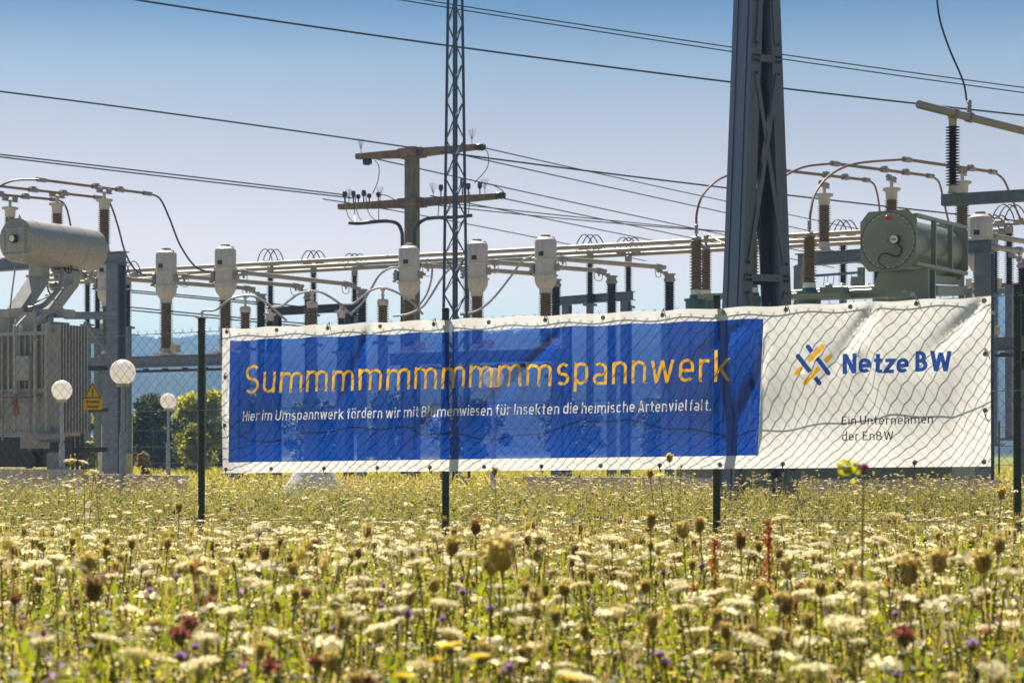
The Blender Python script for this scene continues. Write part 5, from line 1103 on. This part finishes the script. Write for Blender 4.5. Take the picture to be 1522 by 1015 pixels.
def umbel_near(R_, n_um, m):
    t = Tpl(); nm = np.array([rng.uniform(-.15, .15), rng.uniform(-.15, .15), 1]); nm /= np.linalg.norm(nm); a = np.cross(nm, [1, .3, 0]); a /= np.linalg.norm(a); b = np.cross(nm, a)
    for i in range(n_um):
        r_ = R_ * math.sqrt((i + .4) / n_um); g = i * 2.39996; p = a * r_ * math.cos(g) + b * r_ * math.sin(g) + nm * (R_ * .12 * (1 - (r_ / R_) ** 2) + rng.uniform(-.002, .002)); umbel_q(t, p, R_ * .20, nm + .35 * p / R_, m, 9, R_ * .075)
        t.strip((0, 0, -R_ * .75), p - nm * .002, .0018, 2)
    for i in range(8): g = i * .785; t.strip((0, 0, -R_ * .75), (R_ * .55 * math.cos(g), R_ * .55 * math.sin(g), -R_ * .95), .0015, 2)
    q, mm = t.out(); return tpl_mesh('flower_head', q, mm, MW)
def seed_near(rx, rz, m):
    t = Tpl(); blob(t, (0, 0, 0), rx * .72, rz * .8, m, 10, 7)
    for i in range(34):
        g = i * 2.39996; u_ = rng.uniform(.5, 1.0); ps = [(rx * .3 * math.cos(g), rx * .3 * math.sin(g), -rz * 1.0), (rx * 1.05 * math.cos(g), rx * 1.05 * math.sin(g), -rz * .25), (rx * .95 * u_ * math.cos(g + .2), rx * .95 * u_ * math.sin(g + .2), rz * rng.uniform(.8, 1.2))]
        t.strip(ps[0], ps[1], .0024, rng.choice([m, 4])); t.strip(ps[1], ps[2], .0026, rng.choice([m, 4, 2]))
        for j in range(3): leaf(t, np.array(ps[2]) + rng.normal(size=3) * .003, .008, .005, rng.choice([m, 4]))
    q, mm = t.out(); return tpl_mesh('seed_head', q, mm, MW)
def ball_near(r_, m, n=70):
    t = Tpl(); blob(t, (0, 0, -r_ * .2), r_ * .6, r_ * .7, 2, 8, 5)
    for i in range(n):
        d = rng.normal(size=3); d[2] = abs(d[2]) * .9 - .15; d /= np.linalg.norm(d); b_ = np.cross(d, rng.normal(size=3)); b_ /= np.linalg.norm(b_); t.quad(d * r_ * .75, d * r_ * .42, b_ * r_ * .14, m)
    q, mm = t.out(); return tpl_mesh('flower_head', q, mm, MW)
def daisy_near(r_, m):
    t = Tpl()
    for i in range(64): g = i * 2.39996; k_ = .25 + .75 * math.sqrt(i / 64); d = np.array([math.cos(g), math.sin(g), rng.uniform(.1, .35) + .5 * (1 - k_)]); t.quad(d * r_ * .62 * k_, d * r_ * .40, np.array([-math.sin(g), math.cos(g), .2]) * r_ * .2, 11)
    blob(t, (0, 0, -.006), r_ * .3, r_ * .22, 2, 8, 4); q, mm = t.out(); return tpl_mesh('flower_head', q, mm, MW + [M['yflower'], M['straw']])
HB = .64
def proto(kind, label, cat, group, variants):
    out = []
    for head, bend, leaves in variants:
        out.append((head, stem_mesh(HB, bend, leaves=leaves), bend))
    return dict(kind=kind, label=label, cat=cat, group=group, v=out)
def bend(): return (random.uniform(-.07, .07), random.uniform(-.07, .07))
PC = proto('wild_carrot', 'white flat topped wild carrot flower standing in the meadow', 'flower', 'white wild carrot flowers in the meadow', [(umbel_near(R_, n, m), bend(), 3) for R_, n, m in ((.020, 24, 5), (.025, 28, 5), (.016, 22, 5), (.029, 32, 5), (.021, 24, 5), (.014, 20, 6), (.023, 28, 6))])
PS = proto('carrot_seed_head', 'curled up greenish brown wild carrot seed head on a thin stalk', 'seed head', 'curled carrot seed heads in the meadow', [(seed_near(rx, rz, m), bend(), 1) for rx, rz, m in ((.009, .011, 7), (.011, .012, 7), (.008, .011, 7), (.010, .013, 8), (.009, .012, 7), (.012, .012, 7))])
PP = proto('purple_flower', 'small purple wildflower head in the meadow', 'flower', 'small purple wildflowers in the meadow', [(ball_near(r_, 9), bend(), 2) for r_ in (.008, .010, .007, .011)])
PR_ = proto('red_clover', 'reddish brown clover head in the lower left of the meadow', 'flower', 'reddish clover heads in the meadow', [(ball_near(r_, 10, 90), bend(), 2) for r_ in (.015, .017, .014)])
PY_ = proto('yellow_flower', 'bright yellow daisy like flower near the bottom edge', 'flower', 'yellow flowers near the bottom edge', [(daisy_near(r_, 0), bend(), 2) for r_ in (.020, .018, .022)])
def plant(p, x, y, ztop, sc=1.0, label=None, group=True):
    head, stm, bd = p['v'][random.randrange(len(p['v']))]; root = bpy.data.objects.new(p['kind'], None); COL.objects.link(root); root.location = (x, y, 0); root.rotation_euler = (0, 0, random.uniform(0, 6.28)); root.empty_display_size = .05
    k_ = ztop / HB; root.scale = (1, 1, 1); s_ = part_of(root, 'stem', stm); s_.scale = (1, 1, k_); h_ = part_of(root, head.name.split('.')[0], head); h_.location = (bd[0], bd[1], ztop); h_.scale = (sc, sc, sc); h_.rotation_euler = (random.uniform(-.2, .2), random.uniform(-.2, .2), 0)
    return tag(root, label or p['label'], p['cat'], p['group'] if group else None)
def many(p, n, Y0, Y1, pw, zk=(.92, 1.06), side=None):
    c = 0
    while c < n:
        Y = Y0 + (Y1 - Y0) * random.random() ** pw; xr = (random.random() - .5) * 2
        if side and random.random() < .75: xr = side * abs(xr)
        x = xr * (Y * .258); zt_ = float(hcan(Y)) * random.uniform(*zk)
        if Y < 3.4: zt_ = min(zt_, EYE - .085 * Y + .02)
        plant(p, x, Y, zt_, random.uniform(.85, 1.2)); c += 1
many(PC, 284, 2.7, 8.5, .85, (.90, 1.10)); many(PS, 240, 3.0, 9.5, .9, (.88, 1.08)); many(PP, 70, 2.8, 7.5, 1.0, (.82, 1.0)); many(PR_, 12, 2.9, 4.6, 1, (.92, 1.02), -1)
def at(p, px, py, Y, sc=1.0, label=None):
    q = P(px, py, Y); r_ = plant(p, q.x, q.y, q.z, sc, label, label is None); h_ = [c_ for c_ in r_.children if not c_.name.startswith('stem')][0]
    v = Matrix.Rotation(r_.rotation_euler[2], 3, 'Z') @ Vector((h_.location.x, h_.location.y, 0)); r_.location = (q.x - v.x, q.y - v.y, 0); return r_
for px, py, Y, sc in ((266, 755, 8, 1.0), (968, 775, 5.2, 1.05), (707, 785, 5.6, 1.0), (672, 815, 4.4, 1.1), (745, 828, 3.7, 1.5), (730, 840, 3.8, 1.1), (1040, 783, 5.2, .95), (1015, 790, 5.2, 1.0), (1100, 805, 5.0, 1.0), (1395, 838, 4.0, 1.1), (1460, 838, 4.0, 1.1), (1485, 812, 4.6, 1.05), (1350, 855, 3.8, 1.3), (140, 878, 3.6, 1.1), (130, 840, 4.3, 1.0), (995, 682, 14, 1.35), (966, 705, 13, 1.3), (735, 702, 15, 1.4), (1488, 735, 8, 1.1)): at(PS, px, py, Y, sc * 1.35)
for px, py, Y, sc in ((134, 657, 16.2, 1.7), (105, 684, 15.6, 1.7), (124, 686, 13, 1.3), (100, 722, 11.5, 1.2), (140, 700, 15, 1.5), (1012, 690, 14, 1.3), (980, 706, 13.5, 1.3), (385, 783, 6.5, 1.0), (1160, 770, 6.5, 1.0), (1330, 765, 7, 1.0), (1255, 925, 3.2, 1.25), (1500, 850, 3.8, 1.2), (655, 897, 3.5, 1.05), (620, 835, 4.2, 1.0), (1480, 995, 2.7, 1.1), (1285, 870, 3.7, 1.1)): at(PC, px, py, Y, sc * 1.3)
for px, py, Y, sc in ((670, 962, 2.9, .8), (712, 978, 2.85, .8), (648, 982, 2.8, .6), (600, 1007, 2.75, .85), (850, 1010, 2.72, .75)):
    r_ = at(PY_, px, py, Y, sc * 1.15); h_ = [c_ for c_ in r_.children if c_.name.startswith('flower')][0]; r_.location = (r_.location.x, r_.location.y, 0); [c_ for c_ in r_.children if c_.name.startswith('flower')][0].rotation_euler = (random.uniform(-.15, .15), random.uniform(-.15, .15), 0)
PT = proto('thistle', 'bright magenta thistle flower standing taller than the meadow at the right end of the banner', 'flower', None, [(ball_near(.012, 11), (.01, 0), 2)])
PT['v'][0][0].materials.append(M['magenta'])
r_ = at(PT, 1284, 697, 4.2, 1.0, PT['label']); r_.rotation_euler = (0, 0, 0); r_.location.x = P(1284, 697, 4.2).x - .01; r_.location.y = 4.2
t = Tpl()
for i in range(30): leaf(t, (rng.normal() * .007 - .030, rng.normal() * .006, -.004 + rng.normal() * .008), .02, .012, rng.choice([0, 1]))
q, mm = t.out(); lo = part_of(r_, 'leaf_tuft', tpl_mesh('leaf_tuft', q, mm, MW)); lo.location = [c_ for c_ in r_.children if c_.name.startswith('flower')][0].location
# rust red dock plants
def dock(label, px, py0, py1, Y, n, seed):
    rg = random.Random(seed); b_ = P(px, py0, Y); b_.z = 0; top = P(px, py1, Y).z; rt = thing('dock_plant', label, 'plant', b_, 0); k = MB(); k.tube([(0, 0, 0), (.005, 0, top * .5), (0, 0, top)], [.005, .004, .002], 6); k.build('stalk', M['dockred'], rt, False)
    for j in range(n):
        g = rg.uniform(0, 6.28); ln = rg.uniform(.10, .2); z0 = top - (0 if j == 0 else rg.uniform(.10, .2)) - ln; tilt = 0 if j == 0 else rg.uniform(.25, .6); t = Tpl(); bx, by = (0, 0) if j == 0 else (math.cos(g) * .01, math.sin(g) * .01)
        for i in range(200):
            f = rg.random(); z = z0 + ln * f; c = (bx + math.cos(g) * tilt * ln * f + rg.gauss(0, .006 * (1.2 - .7 * f)), by + math.sin(g) * tilt * ln * f * .6 + rg.gauss(0, .006 * (1.2 - .7 * f)), z); leaf(t, c, .010, .008, 0)
        q, mm = t.out(); part_of(rt, 'flower_spike', tpl_mesh('flower_spike', q, mm * 0, [M['dockred']]))
dock('tall rust red dock plant right of the meadow centre', 1142, 846, 774, 5.0, 3, 1); dock('low spreading rust red dock plant left of the tall one', 1062, 846, 800, 5.4, 5, 2)
# ------------------------------------------------------------------ haze: the air between here and the hills
k = MB(); k.box((0, 1270, 79), (3420, 2660, 160)); hz = k.build('haze', [], smooth=False)
hm = bpy.data.materials.new('haze'); hm.use_nodes = True; t = hm.node_tree; t.nodes.clear(); ho = t.nodes.new('ShaderNodeOutputMaterial'); pv = t.nodes.new('ShaderNodeVolumePrincipled')
pv.inputs['Color'].default_value = (.29, .56, 1.0, 1); pv.inputs['Density'].default_value = .00060; pv.inputs['Anisotropy'].default_value = .2
t.links.new(pv.outputs[0], ho.inputs['Volume']); hz.data.materials.append(hm); tag(hz, kind='stuff')
